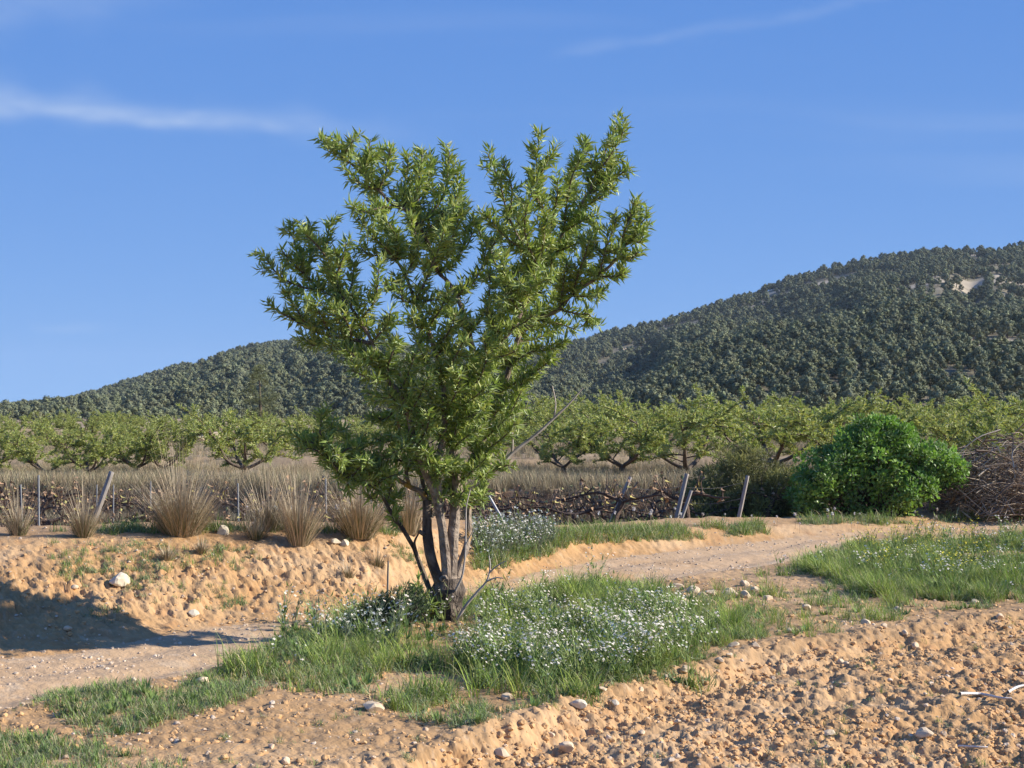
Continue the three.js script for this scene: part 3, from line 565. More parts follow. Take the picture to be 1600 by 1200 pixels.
  part('twigs', tw.geo(), M.twig, tree).userData.kind = 'stuff';
  part('foliage', lv.geo(), M.leaf, tree).userData.kind = 'stuff';
  console.log('almond leaves', nLeaves, 'shoots', shoots.length);
}

// ------------------------------------------------------------------ orchard trees
function orchardVariant(seed) {
  const r = rng(seed), wood = new Acc(), lv = new Acc(), col = (q) => mixc([0.07, 0.05, 0.038], [0.17, 0.125, 0.09], fbm(q.x * 20, q.y * 20 + q.z * 20, 2));
  const shoots = [], n = 3 + Math.floor(r() * 2), lean = (r() - 0.5) * 0.2, fork = 0.1 + 0.12 * r();
  tube(wood, [V(0, -0.15, 0), V(lean * 0.2, 0.1, 0), V(lean * 0.5, fork + 0.04, 0)], [0.085, 0.062, 0.06], 8, col, 0.2, seed);
  for (let k = 0; k < n; k++) {
    const a = k / n * 6.283 + r() * 0.9, o = V(lean * 0.5, fork, 0), spread = 0.55 + 0.3 * r();
    const p1 = o.clone().add(V(Math.cos(a) * 0.34, 0.22, Math.sin(a) * 0.34)), p2 = o.clone().add(V(Math.cos(a) * spread * 0.95, 0.52 + 0.15 * r(), Math.sin(a) * spread * 0.9)), p3 = p2.clone().add(V(Math.cos(a) * 0.2 + (r() - 0.5) * 0.2, 0.5, Math.sin(a) * 0.2 + (r() - 0.5) * 0.2));
    const [Q, R] = spline([o, p1, p2, p3], [0.045, 0.036, 0.024, 0.008], 0.08); tube(wood, Q, R, 6, col, 0.15, seed + k); shoots.push([p2, p3]);
    for (let j = 0; j < 11; j++) {
      const s = Q[Math.floor((0.25 + 0.75 * r()) * (Q.length - 1))], b = a + (r() - 0.5) * 2.8, L = 0.3 + 0.45 * r(), up = -0.35 + 1.5 * r();
      const e = s.clone().add(V(Math.cos(b) * L, up * L, Math.sin(b) * L)), m = s.clone().lerp(e, 0.5).add(V((r() - 0.5) * 0.1, 0.05, (r() - 0.5) * 0.1));
      const [q2, rr] = spline([s, m, e], [0.017, 0.011, 0.004], 0.08); tube(wood, q2, rr, 4, col); shoots.push([s.clone().lerp(e, 0.2), m, e]);
      for (let i = 0; i < 3; i++) { const s2 = s.clone().lerp(e, 0.25 + 0.75 * r()), e2 = s2.clone().add(V((r() - 0.5) * 0.5, -0.08 + r() * 0.5, (r() - 0.5) * 0.5)); tube(wood, [s2, e2], [0.006, 0.003], 3, col); shoots.push([s2, e2]); }
    }
  }
  for (const s of shoots) for (let k = 0; k < s.length - 1; k++) {
    const A = s[k], T = s[k + 1].clone().sub(A), L = T.length(); T.normalize();
    for (let q = 0; q < L * 135; q++) {
      const o = A.clone().addScaledVector(T, r() * L), dir = V(r() - 0.5, r() - 0.35, r() - 0.5).normalize().addScaledVector(T, 0.5).normalize(), side = dir.clone().cross(V(r() - 0.5, r() - 0.5, r() - 0.5)).normalize();
      leaf(lv, o, dir, side, 0.06 + 0.05 * r(), 0.022 + 0.01 * r(), vary(r() < 0.35 ? [0.46, 0.47, 0.10] : [0.32, 0.39, 0.07], r, 0.22), 0.2, 0.15);
    }
  }
  return [wood.geo(), lv.geo()];
}
{
  const kinds = []; for (let k = 0; k < 6; k++) kinds.push(orchardVariant(300 + k * 17));
  const r = rng(61), make = (px, d, hpx, label, group, w = 1) => {
    const [g1, g2] = kinds[Math.floor(r() * 6)], o = new THREE.Group(); put(o, 'orchard_tree'); tag(o, label, 'tree', group);
    const x = (px - 800) / F * d; o.position.set(x, groundAt(x, d), -d); o.rotation.y = r() * 6.28;
    g1.computeBoundingBox(); g2.computeBoundingBox(); const s = hpx / F * d / g2.boundingBox.max.y; o.scale.set(s * w * 1.22, s, s * w * 1.22);
    part('trunk', g1, M.twig, o); part('crown', g2, M.leaf, o).userData.kind = 'stuff';
  };
  const front = 'front row of orchard trees';
  make(-15, 31, 92, 'orchard tree cut off by the left photo edge', front);
  make(72, 31, 90, 'orchard tree second from the left edge with low forked trunk', front, 1.1);
  make(140, 30.5, 88, 'orchard tree with trunk slanting left, third from the left edge', front);
  make(213, 32, 98, 'dense orchard tree above the largest dry tussock, left of its twin', front);
  make(258, 32.5, 90, 'dense orchard tree right of its twin above the largest dry tussock', front);
  make(383, 31, 116, 'orchard tree with bare slanting trunk left of the foreground almond', front, 1.05);
  make(880, 32, 95, 'low spreading orchard tree just right of the foreground almond', front, 1.1);
  make(972, 32, 118, 'round orchard tree with three dark stems right of the dead branch', front, 1.1);
  make(1072, 31.5, 145, 'tall open orchard tree with forked trunk behind the tall fence posts', front, 1.1);
  make(1205, 33, 142, 'orchard tree rising behind the dark broom bush', front, 1.15);
  make(1340, 32, 138, 'orchard tree whose crown tops the bright green bush', front, 1.2);
  make(1488, 33, 150, 'tall orchard tree left of the brush pile', front, 1.1);
  make(1520, 30.5, 112, 'orchard tree with crooked trunk directly above the brush pile', front);
  make(1600, 32, 120, 'orchard tree at the right photo edge above the brush pile', front);
  make(1690, 32, 120, 'orchard tree just beyond the right photo edge', front);
  const rowName = { 41: 'second', 50: 'third', 63: 'fourth', 82: 'farthest' };
  const rows = [[41, 112, 92], [50, 92, 76], [63, 70, 60], [82, 52, 46]];
  for (const [d, step, hp] of rows) for (let px = -60 + r() * 40; px < 1680; px += step * (0.85 + 0.4 * r())) {
    if (px > 560 && px < 800 && r() < 0.3) continue; if (px > 285 && px < 350 && d < 60) continue;
    make(px + (r() - 0.5) * 20, d + (r() - 0.5) * 3, hp * (0.85 + 0.35 * r()) * (px < 760 ? 0.68 : 0.95), `small yellow-green orchard tree in the ${rowName[d]} row, ${px < 560 ? 'left of' : px < 860 ? 'behind' : px < 1230 ? 'right of' : 'far right of'} the foreground almond`, 'orchard trees in the back rows', 1.1);
  }
  // a lone pine among them
  const pine = new THREE.Group(); put(pine, 'pine_tree'); tag(pine, 'dark olive pine rising behind the orchard tree left of the almond', 'tree');
  const d = 62, x = (405 - 800) / F * d; pine.position.set(x, groundAt(x, d), -d);
  const lv = new Acc(), wd = new Acc(), q = rng(8);
  tube(wd, [V(0, -0.2, 0), V(0.05, 1.2, 0), V(0, 2.7, 0)], [0.11, 0.08, 0.02], 7, () => [0.12, 0.09, 0.06]);
  for (let k = 0; k < 90; k++) { const t = q(), R = 0.85 * Math.sin(Math.PI * (0.2 + 0.75 * t)) * Math.sqrt(q()), a = q() * 6.28, c = V(Math.cos(a) * R, 0.7 + t * 2.4, Math.sin(a) * R), col = vary([0.10, 0.115, 0.05], q, 0.25); for (let i = 0; i < 60; i++) { const dir = V(q() - 0.5, q() - 0.3, q() - 0.5).normalize(); leaf(lv, c.clone().addScaledVector(dir, 0.05), dir, dir.clone().cross(V(q(), q() - 0.5, q())).normalize(), 0.16, 0.012, vary(col, q, 0.15), 0.1, 0.1); } }
  part('trunk', wd.geo(), M.twig, pine); part('crown', lv.geo(), M.pine, pine).userData.kind = 'stuff';
}
console.log('orchard done');

// ------------------------------------------------------------------ bushes and the brush pile
function bush(name, label, px, py, d, wpx, hpx, fill) {
  const o = new THREE.Group(); put(o, name); tag(o, label, 'bush'); const x = (px - 800) / F * d; o.position.set(x, Math.min(groundAt(x, d), EYE + (HORIZON - py) / F * d), -d);
  fill(o, wpx / F * d, hpx / F * d); return o;
}
function crownFill(o, lobes, r, perClump, leafLen, leafWid, cols, mat, clumpR) {
  const lv = new Acc(), wd = new Acc();
  for (const [lx, ly, lz, rx, ry, rz, n] of lobes) for (let k = 0; k < n; k++) {
    const a = r() * 6.283, e = Math.acos(2 * r() - 1), q = Math.pow(r(), 0.4);
    const c = V(lx + Math.sin(e) * Math.cos(a) * rx * q, Math.max(0.06, ly + Math.cos(e) * ry * q), lz + Math.sin(e) * Math.sin(a) * rz * q);
    tube(wd, spline([V(lx * 0.3 + (r() - 0.5) * 0.3, -0.1, lz * 0.3), V(lerp(lx * 0.3, c.x, 0.5), c.y * 0.5, lerp(lz * 0.3, c.z, 0.5)), c], [0.014, 0.009, 0.004], 0.2)[0], [0.014, 0.011, 0.009, 0.007, 0.006, 0.005, 0.004, 0.004, 0.004, 0.004, 0.004, 0.004, 0.004, 0.004, 0.004, 0.004, 0.004, 0.004, 0.004, 0.004], 3, () => [0.11, 0.085, 0.06]);
    const tone = vary(cols[Math.floor(r() * cols.length)], r, 0.2);
    for (let i = 0; i < perClump; i++) {
      const dir = V(r() - 0.5, r() - 0.35, r() - 0.5).normalize(), p = c.clone().addScaledVector(dir, clumpR * Math.pow(r(), 0.5));
      const d2 = V(r() - 0.5, r() - 0.3, r() - 0.5).normalize().add(dir).normalize();
      leaf(lv, p, d2, d2.clone().cross(V(r() - 0.5, r() - 0.5, r() - 0.5)).normalize(), leafLen * (0.7 + 0.6 * r()), leafWid * (0.7 + 0.6 * r()), vary(tone, r, 0.15), 0.15, 0.1);
    }
  }
  part('branches', wd.geo(), M.twig, o).userData.kind = 'stuff'; part('foliage', lv.geo(), mat, o).userData.kind = 'stuff';
}
{
  const r = rng(71);
  bush('leafy_bush', 'bright green rounded leafy bush left of the brush pile', 1368, 808, 21.5, 265, 160, (o, w, h) => crownFill(o, [[0.05, h * 0.55, 0, w * 0.27, h * 0.36, 0.6, 90], [0.68, h * 0.5, 0.1, w * 0.2, h * 0.22, 0.45, 50], [0.98, h * 0.42, 0.1, w * 0.12, h * 0.18, 0.3, 22], [-0.72, h * 0.42, 0.1, w * 0.22, h * 0.26, 0.5, 55], [-0.95, h * 0.22, 0.2, w * 0.14, h * 0.2, 0.4, 26], [0.1, h * 0.24, 0.25, w * 0.33, h * 0.24, 0.5, 60], [-0.1, h * 0.86, 0, w * 0.12, h * 0.13, 0.3, 16], [0.3, h * 0.82, 0.1, w * 0.1, h * 0.1, 0.25, 12], [-0.38, h * 0.72, 0.1, w * 0.1, h * 0.12, 0.25, 12]], r, 62, 0.062, 0.04, [[0.17, 0.32, 0.035], [0.23, 0.40, 0.045], [0.13, 0.26, 0.03]], M.leaf, 0.13));
  bush('broom_bush', 'dark olive broom bush between the fence posts and the bright green bush', 1168, 815, 22.4, 215, 138, (o, w, h) => crownFill(o, [[0.0, h * 0.52, 0, w * 0.38, h * 0.46, 0.7, 130], [0.62, h * 0.38, 0, w * 0.26, h * 0.36, 0.6, 75], [-0.6, h * 0.36, 0.1, w * 0.2, h * 0.3, 0.5, 55]], r, 130, 0.10, 0.016, [[0.2, 0.21, 0.06], [0.27, 0.27, 0.075], [0.16, 0.165, 0.06]], M.grass, 0.17));
  // heap of cut prunings
  const o = new THREE.Group(); put(o, 'brush_pile'); tag(o, 'large grey-brown pile of cut branches at the right edge', 'brush pile');
  const d = 22, x0 = (1590 - 800) / F * d; o.position.set(x0, groundAt(x0, d), -d);
  const cols = [[0.23, 0.165, 0.11], [0.36, 0.275, 0.19], [0.15, 0.105, 0.072], [0.48, 0.39, 0.28]];
  const dome = (x, z) => 1.16 * Math.pow(Math.max(0, 1 - (x * x) / 2.2 - (z * z) / 1.4), 0.6);
  for (let b = 0; b < 12; b++) {
    const a = new Acc();
    for (let k = 0; k < 190; k++) {
      const x = (r() * 2 - 1) * 1.45, z = (r() * 2 - 1) * 1.1, top = dome(x, z); if (top <= 0.02) continue;
      const y = top * (0.1 + 0.95 * r()), an = r() * 6.283, L = 0.25 + 0.7 * r(), dy = (r() - 0.5) * 1.3, rad = 0.005 + 0.014 * r() * r();
      const c = cols[Math.floor(r() * 4)], A = V(x - Math.cos(an) * L * 0.5, Math.max(0.02, y - dy * L * 0.5), z - Math.sin(an) * L * 0.5), E = V(x + Math.cos(an) * L * 0.5, Math.max(0.02, y + dy * L * 0.5), z + Math.sin(an) * L * 0.5);
      const m = A.clone().lerp(E, 0.5).add(V((r() - 0.5) * 0.28, (r() - 0.4) * 0.26, (r() - 0.5) * 0.28));
      const [Q] = spline([A, m, E], [1, 1, 1], 0.16), R = Q.map((_, i) => rad * lerp(1, 0.35, i / (Q.length - 1))); tube(a, Q, R, 4, () => vary(c, r, 0.06));
    }
    part('cut_branches', a.geo(), M.twig, o).userData.kind = 'stuff';
  }
}
console.log('bushes done');

// ------------------------------------------------------------------ vineyard: posts, wires and vines
function post(px0, py0, px1, py1, d, rad, label, tone) {
  const a = at(px0, py0, d), b = at(px1, py1, d), g = groundAt(b.x, d);
  const dir = b.clone().sub(a).normalize(); const foot = b.clone().addScaledVector(dir, Math.max(0, (b.y - g + 0.12) / -dir.y));
  const acc = new Acc(), [Q, R] = spline([V(0, 0, 0), a.clone().sub(foot).multiplyScalar(0.5), a.clone().sub(foot)], [rad * 1.06, rad, rad * 0.93], 0.06);
  tube(acc, Q, R, 8, (q) => { const n = fbm(q.x * 60, q.y * 8 + q.z * 50, 3); return mixc([tone[0] * 0.6, tone[1] * 0.58, tone[2] * 0.55], tone, n); }, 0.1, px0);
  const m = new THREE.Mesh(acc.geo(), M.wood); put(m, 'fence_post'); m.position.copy(foot); tag(m, label, 'post', 'vineyard posts');
}
const GREY = [0.37, 0.34, 0.31], METAL = [0.27, 0.28, 0.29];
post(985, 745, 955, 815, 20.5, 0.032, 'grey post leaning right, leftmost of three right of the almond', GREY);
post(1073, 740, 1057, 808, 20.5, 0.036, 'grey wooden post in the middle of the three right of the almond', GREY);
post(1168, 743, 1154, 808, 20.5, 0.03, 'grey post in front of the broom bush', GREY);
post(1080, 766, 1068, 800, 20.3, 0.026, 'short broken post beside the middle grey post', [0.36, 0.34, 0.32]);
post(764, 775, 783, 808, 18.5, 0.02, 'pale stake leaning left just right of the almond trunk', [0.6, 0.6, 0.6]);
post(175, 737, 155, 795, 17.5, 0.034, 'thick grey post leaning right left of the largest tussock', GREY);
post(61, 742, 62, 825, 17, 0.012, 'thin upright metal stake near the left photo edge', METAL);
post(33, 757, 35, 800, 18, 0.012, 'short thin stake leftmost in the photo', METAL);
post(152, 757, 152, 800, 19.5, 0.01, 'thin stake just left of the thick leaning post', METAL);
post(178, 757, 178, 800, 19.5, 0.01, 'thin stake just right of the thick leaning post', METAL);
post(372, 755, 373, 800, 18, 0.012, 'thin pale stake between the two largest tussocks', METAL);
post(236, 752, 236, 800, 19.5, 0.01, 'thin stake behind the largest tussock', METAL);
post(509, 748, 510, 800, 18.5, 0.012, 'thin bluish stake behind the tussock left of the almond', METAL);
for (const [a, b, label] of [[[1073, 762], [1168, 752], 'upper wire between the middle post and the post before the broom bush'], [[985, 762], [1073, 758], 'upper wire between the left and middle grey posts'], [[1066, 785], [1162, 778], 'lower wire between the middle post and the post before the broom bush']]) {
  const A = at(a[0], a[1], 20.5), E = at(b[0], b[1], 20.5), acc = new Acc(), m0 = A.clone().lerp(E, 0.5).add(V(0, -0.05, 0)), [Q, R] = spline([A, m0, E], [0.0022, 0.0022, 0.0022], 0.1);
  tube(acc, Q.map((p) => p.clone().sub(A)), R, 4, () => [0.3, 0.28, 0.26]); const m = new THREE.Mesh(acc.geo(), M.twig); put(m, 'trellis_wire'); m.position.copy(A); tag(m, label, 'wire', 'vineyard wires');
}
function vineVariant(seed) {
  const r = rng(seed), wd = new Acc(), lf = new Acc(), col = (q) => mixc([0.055, 0.036, 0.027], [0.15, 0.1, 0.07], fbm(q.x * 25, q.y * 25 + q.z * 20, 2));
  const top = V((r() - 0.5) * 0.12, 0.42 + 0.1 * r(), (r() - 0.5) * 0.1);
  tube(wd, spline([V(0, -0.1, 0), V((r() - 0.5) * 0.1, 0.2, (r() - 0.5) * 0.1), top], [1, 1, 1], 0.06)[0], Array.from({ length: 24 }, (_, k) => lerp(0.05, 0.035, k / 12)), 7, col, 0.3, seed);
  for (const s of [-1, 1]) {
    const pts = [top]; for (let k = 1; k < 5; k++) pts.push(V(top.x + s * k * 0.14, top.y + 0.05 + (r() - 0.4) * 0.09, top.z + (r() - 0.5) * 0.08));
    const [Q, R] = spline(pts, [0.022, 0.018, 0.015, 0.012, 0.007], 0.05); tube(wd, Q, R, 6, col, 0.3, seed);
    for (let k = 0; k < 6; k++) {
      const o = Q[Math.floor(r() * (Q.length - 1))], e = o.clone().add(V((r() - 0.5) * 0.22, 0.1 + 0.2 * r(), (r() - 0.5) * 0.2)), m = o.clone().lerp(e, 0.5).add(V((r() - 0.5) * 0.08, 0.02, 0));
      const [q, rr] = spline([o, m, e], [0.008, 0.006, 0.003], 0.05); tube(wd, q, rr, 4, col);
      for (let i = 0; i < 3; i++) { const b = q[Math.floor(r() * q.length)], dir = V(r() - 0.5, -0.3 - r() * 0.6, r() - 0.5).normalize(); leaf(lf, b, dir, dir.clone().cross(V(r() - 0.5, r(), r() - 0.5)).normalize(), 0.05 + 0.04 * r(), 0.045, vary(r() < 0.25 ? [0.42, 0.36, 0.12] : [0.34, 0.22, 0.13], r, 0.25), 0.5, 0.5); }
    }
  }
  return [wd.geo(), lf.geo()];
}
{
  const r = rng(81), kinds = [vineVariant(1), vineVariant(2), vineVariant(3), vineVariant(4)];
  for (const [d, px0, px1] of [[16.4, -30, 640], [17.8, -20, 700], [19.4, -20, 1010], [20.6, 800, 1260], [21.8, -20, 1260], [23.4, -20, 1240]]) for (let px = px0; px < px1; px += F / d * 0.85) {
    const x = (px + (r() - 0.5) * 20 - 800) / F * d, g = groundAt(x, d); if (g > -0.15) continue;
    const o = new THREE.Group(), [a, b] = kinds[Math.floor(r() * 4)]; put(o, 'grapevine'); tag(o, `gnarled dark grapevine with withered leaves, ${{ 16.4: 'nearest', 17.8: 'second', 19.4: 'third', 20.6: 'post', 21.8: 'fifth', 23.4: 'farthest' }[d]} vine row, ${px < 320 ? 'behind the largest tussock' : px < 700 ? 'left of the almond stems' : px < 1000 ? 'right of the almond stems' : 'by the grey posts'}`, 'vine', 'vines behind the bank');
    o.position.set(x, g, -d); o.rotation.y = (r() - 0.5) * 0.5 + (r() < 0.5 ? Math.PI : 0); o.scale.setScalar(0.95 + 0.3 * r());
    part('trunk', a, M.bark, o); part('withered_leaves', b, M.straw, o).userData.kind = 'stuff';
  }
}

// ------------------------------------------------------------------ dry tussocks on the bank top
function tussock(px, py, wpx, hpx, n, label, opt = {}) {
  const [x, d] = onGround(px, py), s = d / F, r = rng(px * 3 + 1), a = new Acc(), H = hpx * s * 1.12, W = wpx * s * 1.15;
  for (let k = 0; k < n; k++) {
    const g = r() < (opt.green ?? 0.3), an = r() * 6.283, q = Math.sqrt(r()), lean = q * Math.min(0.85, W / H * 0.62) * (0.5 + 0.6 * r()) + 0.02;
    const c = g ? vary([0.15, 0.155, 0.06], r, 0.25) : vary(r() < 0.55 ? [0.48, 0.39, 0.26] : [0.31, 0.245, 0.16], r, 0.25);
    blade(a, Math.cos(an) * q * W * 0.16, -0.02, Math.sin(an) * q * W * 0.16, an + (r() - 0.5) * 0.7, lean + (opt.lean ? opt.lean * Math.cos(an) : 0), H * (g ? 0.35 + 0.35 * r() : 0.5 + 0.95 * r() * r() + 0.15 * r()), 0.0035 + 0.002 * r(), c, 0.15 + 0.35 * r());
  }
  for (let k = 0; k < n / 28; k++) { const an = r() * 6.283; blade(a, Math.cos(an) * W * 0.12 * r(), 0, Math.sin(an) * W * 0.12 * r(), an, 0.04 + 0.3 * r(), H * (1.15 + 0.45 * r()), 0.004, vary([0.52, 0.43, 0.29], r, 0.15), 0.12 * r()); }
  const m = new THREE.Mesh(a.geo(), M.straw); put(m, 'grass_tussock'); m.position.set(x, groundAt(x, d), -d); tag(m, label, 'tussock', 'dry tussocks on the bank');
}
tussock(285, 833, 150, 100, 1700, 'largest dry tussock, straw-brown with a green foot, left on the bank');
tussock(562, 838, 120, 92, 1400, 'wide dry tussock just left of the almond trunk');
tussock(468, 850, 85, 92, 900, 'tussock leaning over the bank edge between the two widest tussocks', { lean: 0.12 });
tussock(132, 838, 68, 62, 600, 'green-footed tussock below the thick leaning post', { green: 0.5 });
tussock(30, 836, 60, 58, 450, 'tussock at the left photo edge on the bank');
tussock(400, 842, 55, 40, 380, 'small low tussock right of the white stone', { green: 0.6 });
tussock(640, 832, 80, 85, 600, 'tussock half hidden behind the almond stems');
tussock(420, 828, 90, 75, 600, 'loose pale tussock behind the leaning tussock');
tussock(262, 872, 46, 22, 260, 'small dark dry tuft on the bank face below the largest tussock', { green: 0.2 });
tussock(316, 862, 44, 20, 240, 'small dry tuft on the bank face right of the dark tuft', { green: 0.2 });
tussock(545, 900, 40, 24, 240, 'small straw tuft low on the bank left of the thin stake', { green: 0.5 });
tussock(590, 885, 46, 28, 260, 'small straw tuft on the bank just left of the thin stake', { green: 0.4 });
console.log('tussocks done');

// ------------------------------------------------------------------ herbs and grasses
function inPoly(poly, x, y) { let c = false; for (let i = 0, j = poly.length - 1; i < poly.length; j = i++) { const [xi, yi] = poly[i], [xj, yj] = poly[j]; if ((yi > y) !== (yj > y) && x < (xj - xi) * (y - yi) / (yj - yi) + xi) c = !c; } return c; }
const toLand = (poly) => poly.map(([px, py]) => onGround(px, py));
const VERGE = toLand([[330, 1075], [350, 1040], [440, 990], [560, 965], [640, 955], [720, 945], [800, 932], [880, 915], [960, 912], [1010, 925], [1090, 905], [1140, 890], [1200, 900], [1290, 872], [1350, 850], [1420, 842], [1700, 838], [1700, 925], [1600, 940], [1480, 955], [1350, 970], [1200, 1005], [1130, 1045], [1000, 1075], [900, 1088], [830, 1085], [780, 1105], [700, 1135], [640, 1105], [560, 1090], [440, 1085]]);
const PATCHES = [VERGE,
  toLand([[40, 1098], [130, 1072], [240, 1072], [335, 1060], [410, 1082], [380, 1095], [280, 1128], [180, 1138], [110, 1118]]),
  toLand([[-60, 1150], [60, 1142], [150, 1152], [250, 1180], [275, 1215], [150, 1260], [-60, 1260]]),
  toLand([[130, 1145], [200, 1128], [225, 1140], [150, 1152]]),
  toLand([[640, 1128], [720, 1105], [780, 1098], [760, 1125], [690, 1142]])];
const STRIP = toLand([[738, 890], [742, 842], [800, 832], [900, 830], [1000, 826], [1190, 822], [1196, 834], [1000, 842], [900, 850], [850, 868]]);
const BACKSTRIP = toLand([[80, 838], [620, 838], [620, 829], [80, 829]]), RIGHTSTRIP = toLand([[1250, 820], [1440, 818], [1700, 800], [1700, 794], [1440, 810], [1250, 814]]);
function tuft(seed, n, h, w, spread, lean, cols, curve = 1) { const r = rng(seed), a = new Acc(); for (let k = 0; k < n; k++) { const an = r() * 6.283, q = Math.sqrt(r()) * spread; blade(a, Math.cos(an) * q, -0.01, Math.sin(an) * q, r() * 6.283, lean * r() + 0.05, h * (0.55 + 0.6 * r()), w * (0.8 + 0.4 * r()), vary(cols[Math.floor(r() * cols.length)], r, 0.2), curve * (0.4 + r())); } return a.geo(); }
const G1 = [[0.22, 0.32, 0.05], [0.28, 0.37, 0.06], [0.17, 0.26, 0.05], [0.32, 0.34, 0.11], [0.42, 0.37, 0.2]], G2 = [[0.24, 0.34, 0.05], [0.32, 0.41, 0.07], [0.40, 0.38, 0.17]], GB = [[0.18, 0.26, 0.085], [0.23, 0.30, 0.12], [0.26, 0.30, 0.16]];
const shortGrass = [tuft(1, 22, 0.09, 0.0065, 0.05, 0.9, GB), tuft(2, 22, 0.075, 0.0065, 0.055, 1.1, GB), tuft(3, 20, 0.10, 0.006, 0.045, 0.8, G1)];
const tallGrass = [tuft(11, 24, 0.22, 0.0062, 0.05, 0.75, G1), tuft(12, 22, 0.26, 0.006, 0.05, 0.7, G2), tuft(13, 24, 0.18, 0.0066, 0.06, 0.9, G1)];
function herb(seed, h, flowers, petal, leafCol) {      // branching stems, small leaves, four-petalled flowers
  const r = rng(seed), g = new Acc(), f = new Acc();
  for (let s = 0; s < 5; s++) {
    const an = r() * 6.283, le = 0.15 + 0.3 * r(), H = h * (0.65 + 0.5 * r()), e = V(Math.cos(an) * le * H, H, Math.sin(an) * le * H), m = V(e.x * 0.35, H * 0.55, e.z * 0.35), sc = vary(leafCol, r, 0.2);
    const [Q, R] = spline([V(0, -0.01, 0), m, e], [0.002, 0.0016, 0.001], 0.08); tube(g, Q, R, 3, () => sc);
    for (let k = 0; k < 9; k++) { const b = Q[Math.floor(r() * r() * Q.length)], dir = V(r() - 0.5, r() * 0.5, r() - 0.5).normalize(); leaf(g, b, dir, dir.clone().cross(V(0.1, 1, 0.05)).normalize(), 0.035 + 0.04 * r(), 0.012, vary(leafCol, r, 0.2), 0.2, 0.3); }
    for (let k = 0; k < flowers; k++) {
      const c = e.clone().add(V((r() - 0.5) * 0.05, (r() - 0.75) * 0.07, (r() - 0.5) * 0.05)), up = V(r() - 0.5, 0.55, r() - 0.5).normalize(), X = up.clone().cross(V(0.2, 0.1, 1)).normalize(), Y = up.clone().cross(X), z = 0.0052 + 0.0028 * r(), pc = vary(petal, r, 0.08);
      for (let i = 0; i < 4; i++) { const q = i * 1.571 + 0.3, D = X.clone().multiplyScalar(Math.cos(q)).addScaledVector(Y, Math.sin(q)), S2 = D.clone().cross(up), A = f.v(c.x, c.y, c.z, pc), p1 = c.clone().addScaledVector(D, z * 0.8).addScaledVector(S2, z * 0.5), p2 = c.clone().addScaledVector(D, z * 0.8).addScaledVector(S2, -z * 0.5), p3 = c.clone().addScaledVector(D, z * 1.3); const B1 = f.v(p1.x, p1.y, p1.z, pc), B2 = f.v(p2.x, p2.y, p2.z, pc), B3 = f.v(p3.x, p3.y, p3.z, pc); f.t(A, B1, B3); f.t(A, B3, B2); }
    }
  }
  return [g.geo(), f.geo()];
}
const WHITE = [0.74, 0.68, 0.57], YEL = [0.62, 0.55, 0.04];
const rocket = [herb(21, 0.24, 3, WHITE, [0.19, 0.28, 0.06]), herb(22, 0.2, 2, WHITE, [0.17, 0.26, 0.055]), herb(23, 0.27, 3, WHITE, [0.22, 0.29, 0.07])];
const spurge = herb(25, 0.3, 7, YEL, [0.15, 0.22, 0.05]), greyHerb = herb(26, 0.2, 2, [0.6, 0.6, 0.56], [0.2, 0.24, 0.15]);
function weed(seed) { const r = rng(seed), a = new Acc(); for (let k = 0; k < 16; k++) { const an = r() * 6.283, dir = V(Math.cos(an), 0.25 + 0.5 * r(), Math.sin(an)).normalize(); leaf(a, V(0, 0.005, 0), dir, dir.clone().cross(V(0, 1, 0)).normalize(), 0.04 + 0.05 * r(), 0.02, vary([0.17, 0.26, 0.06], r, 0.25), 0.2, 0.45); } return a.geo(); }
const weeds = [weed(31), weed(32)];
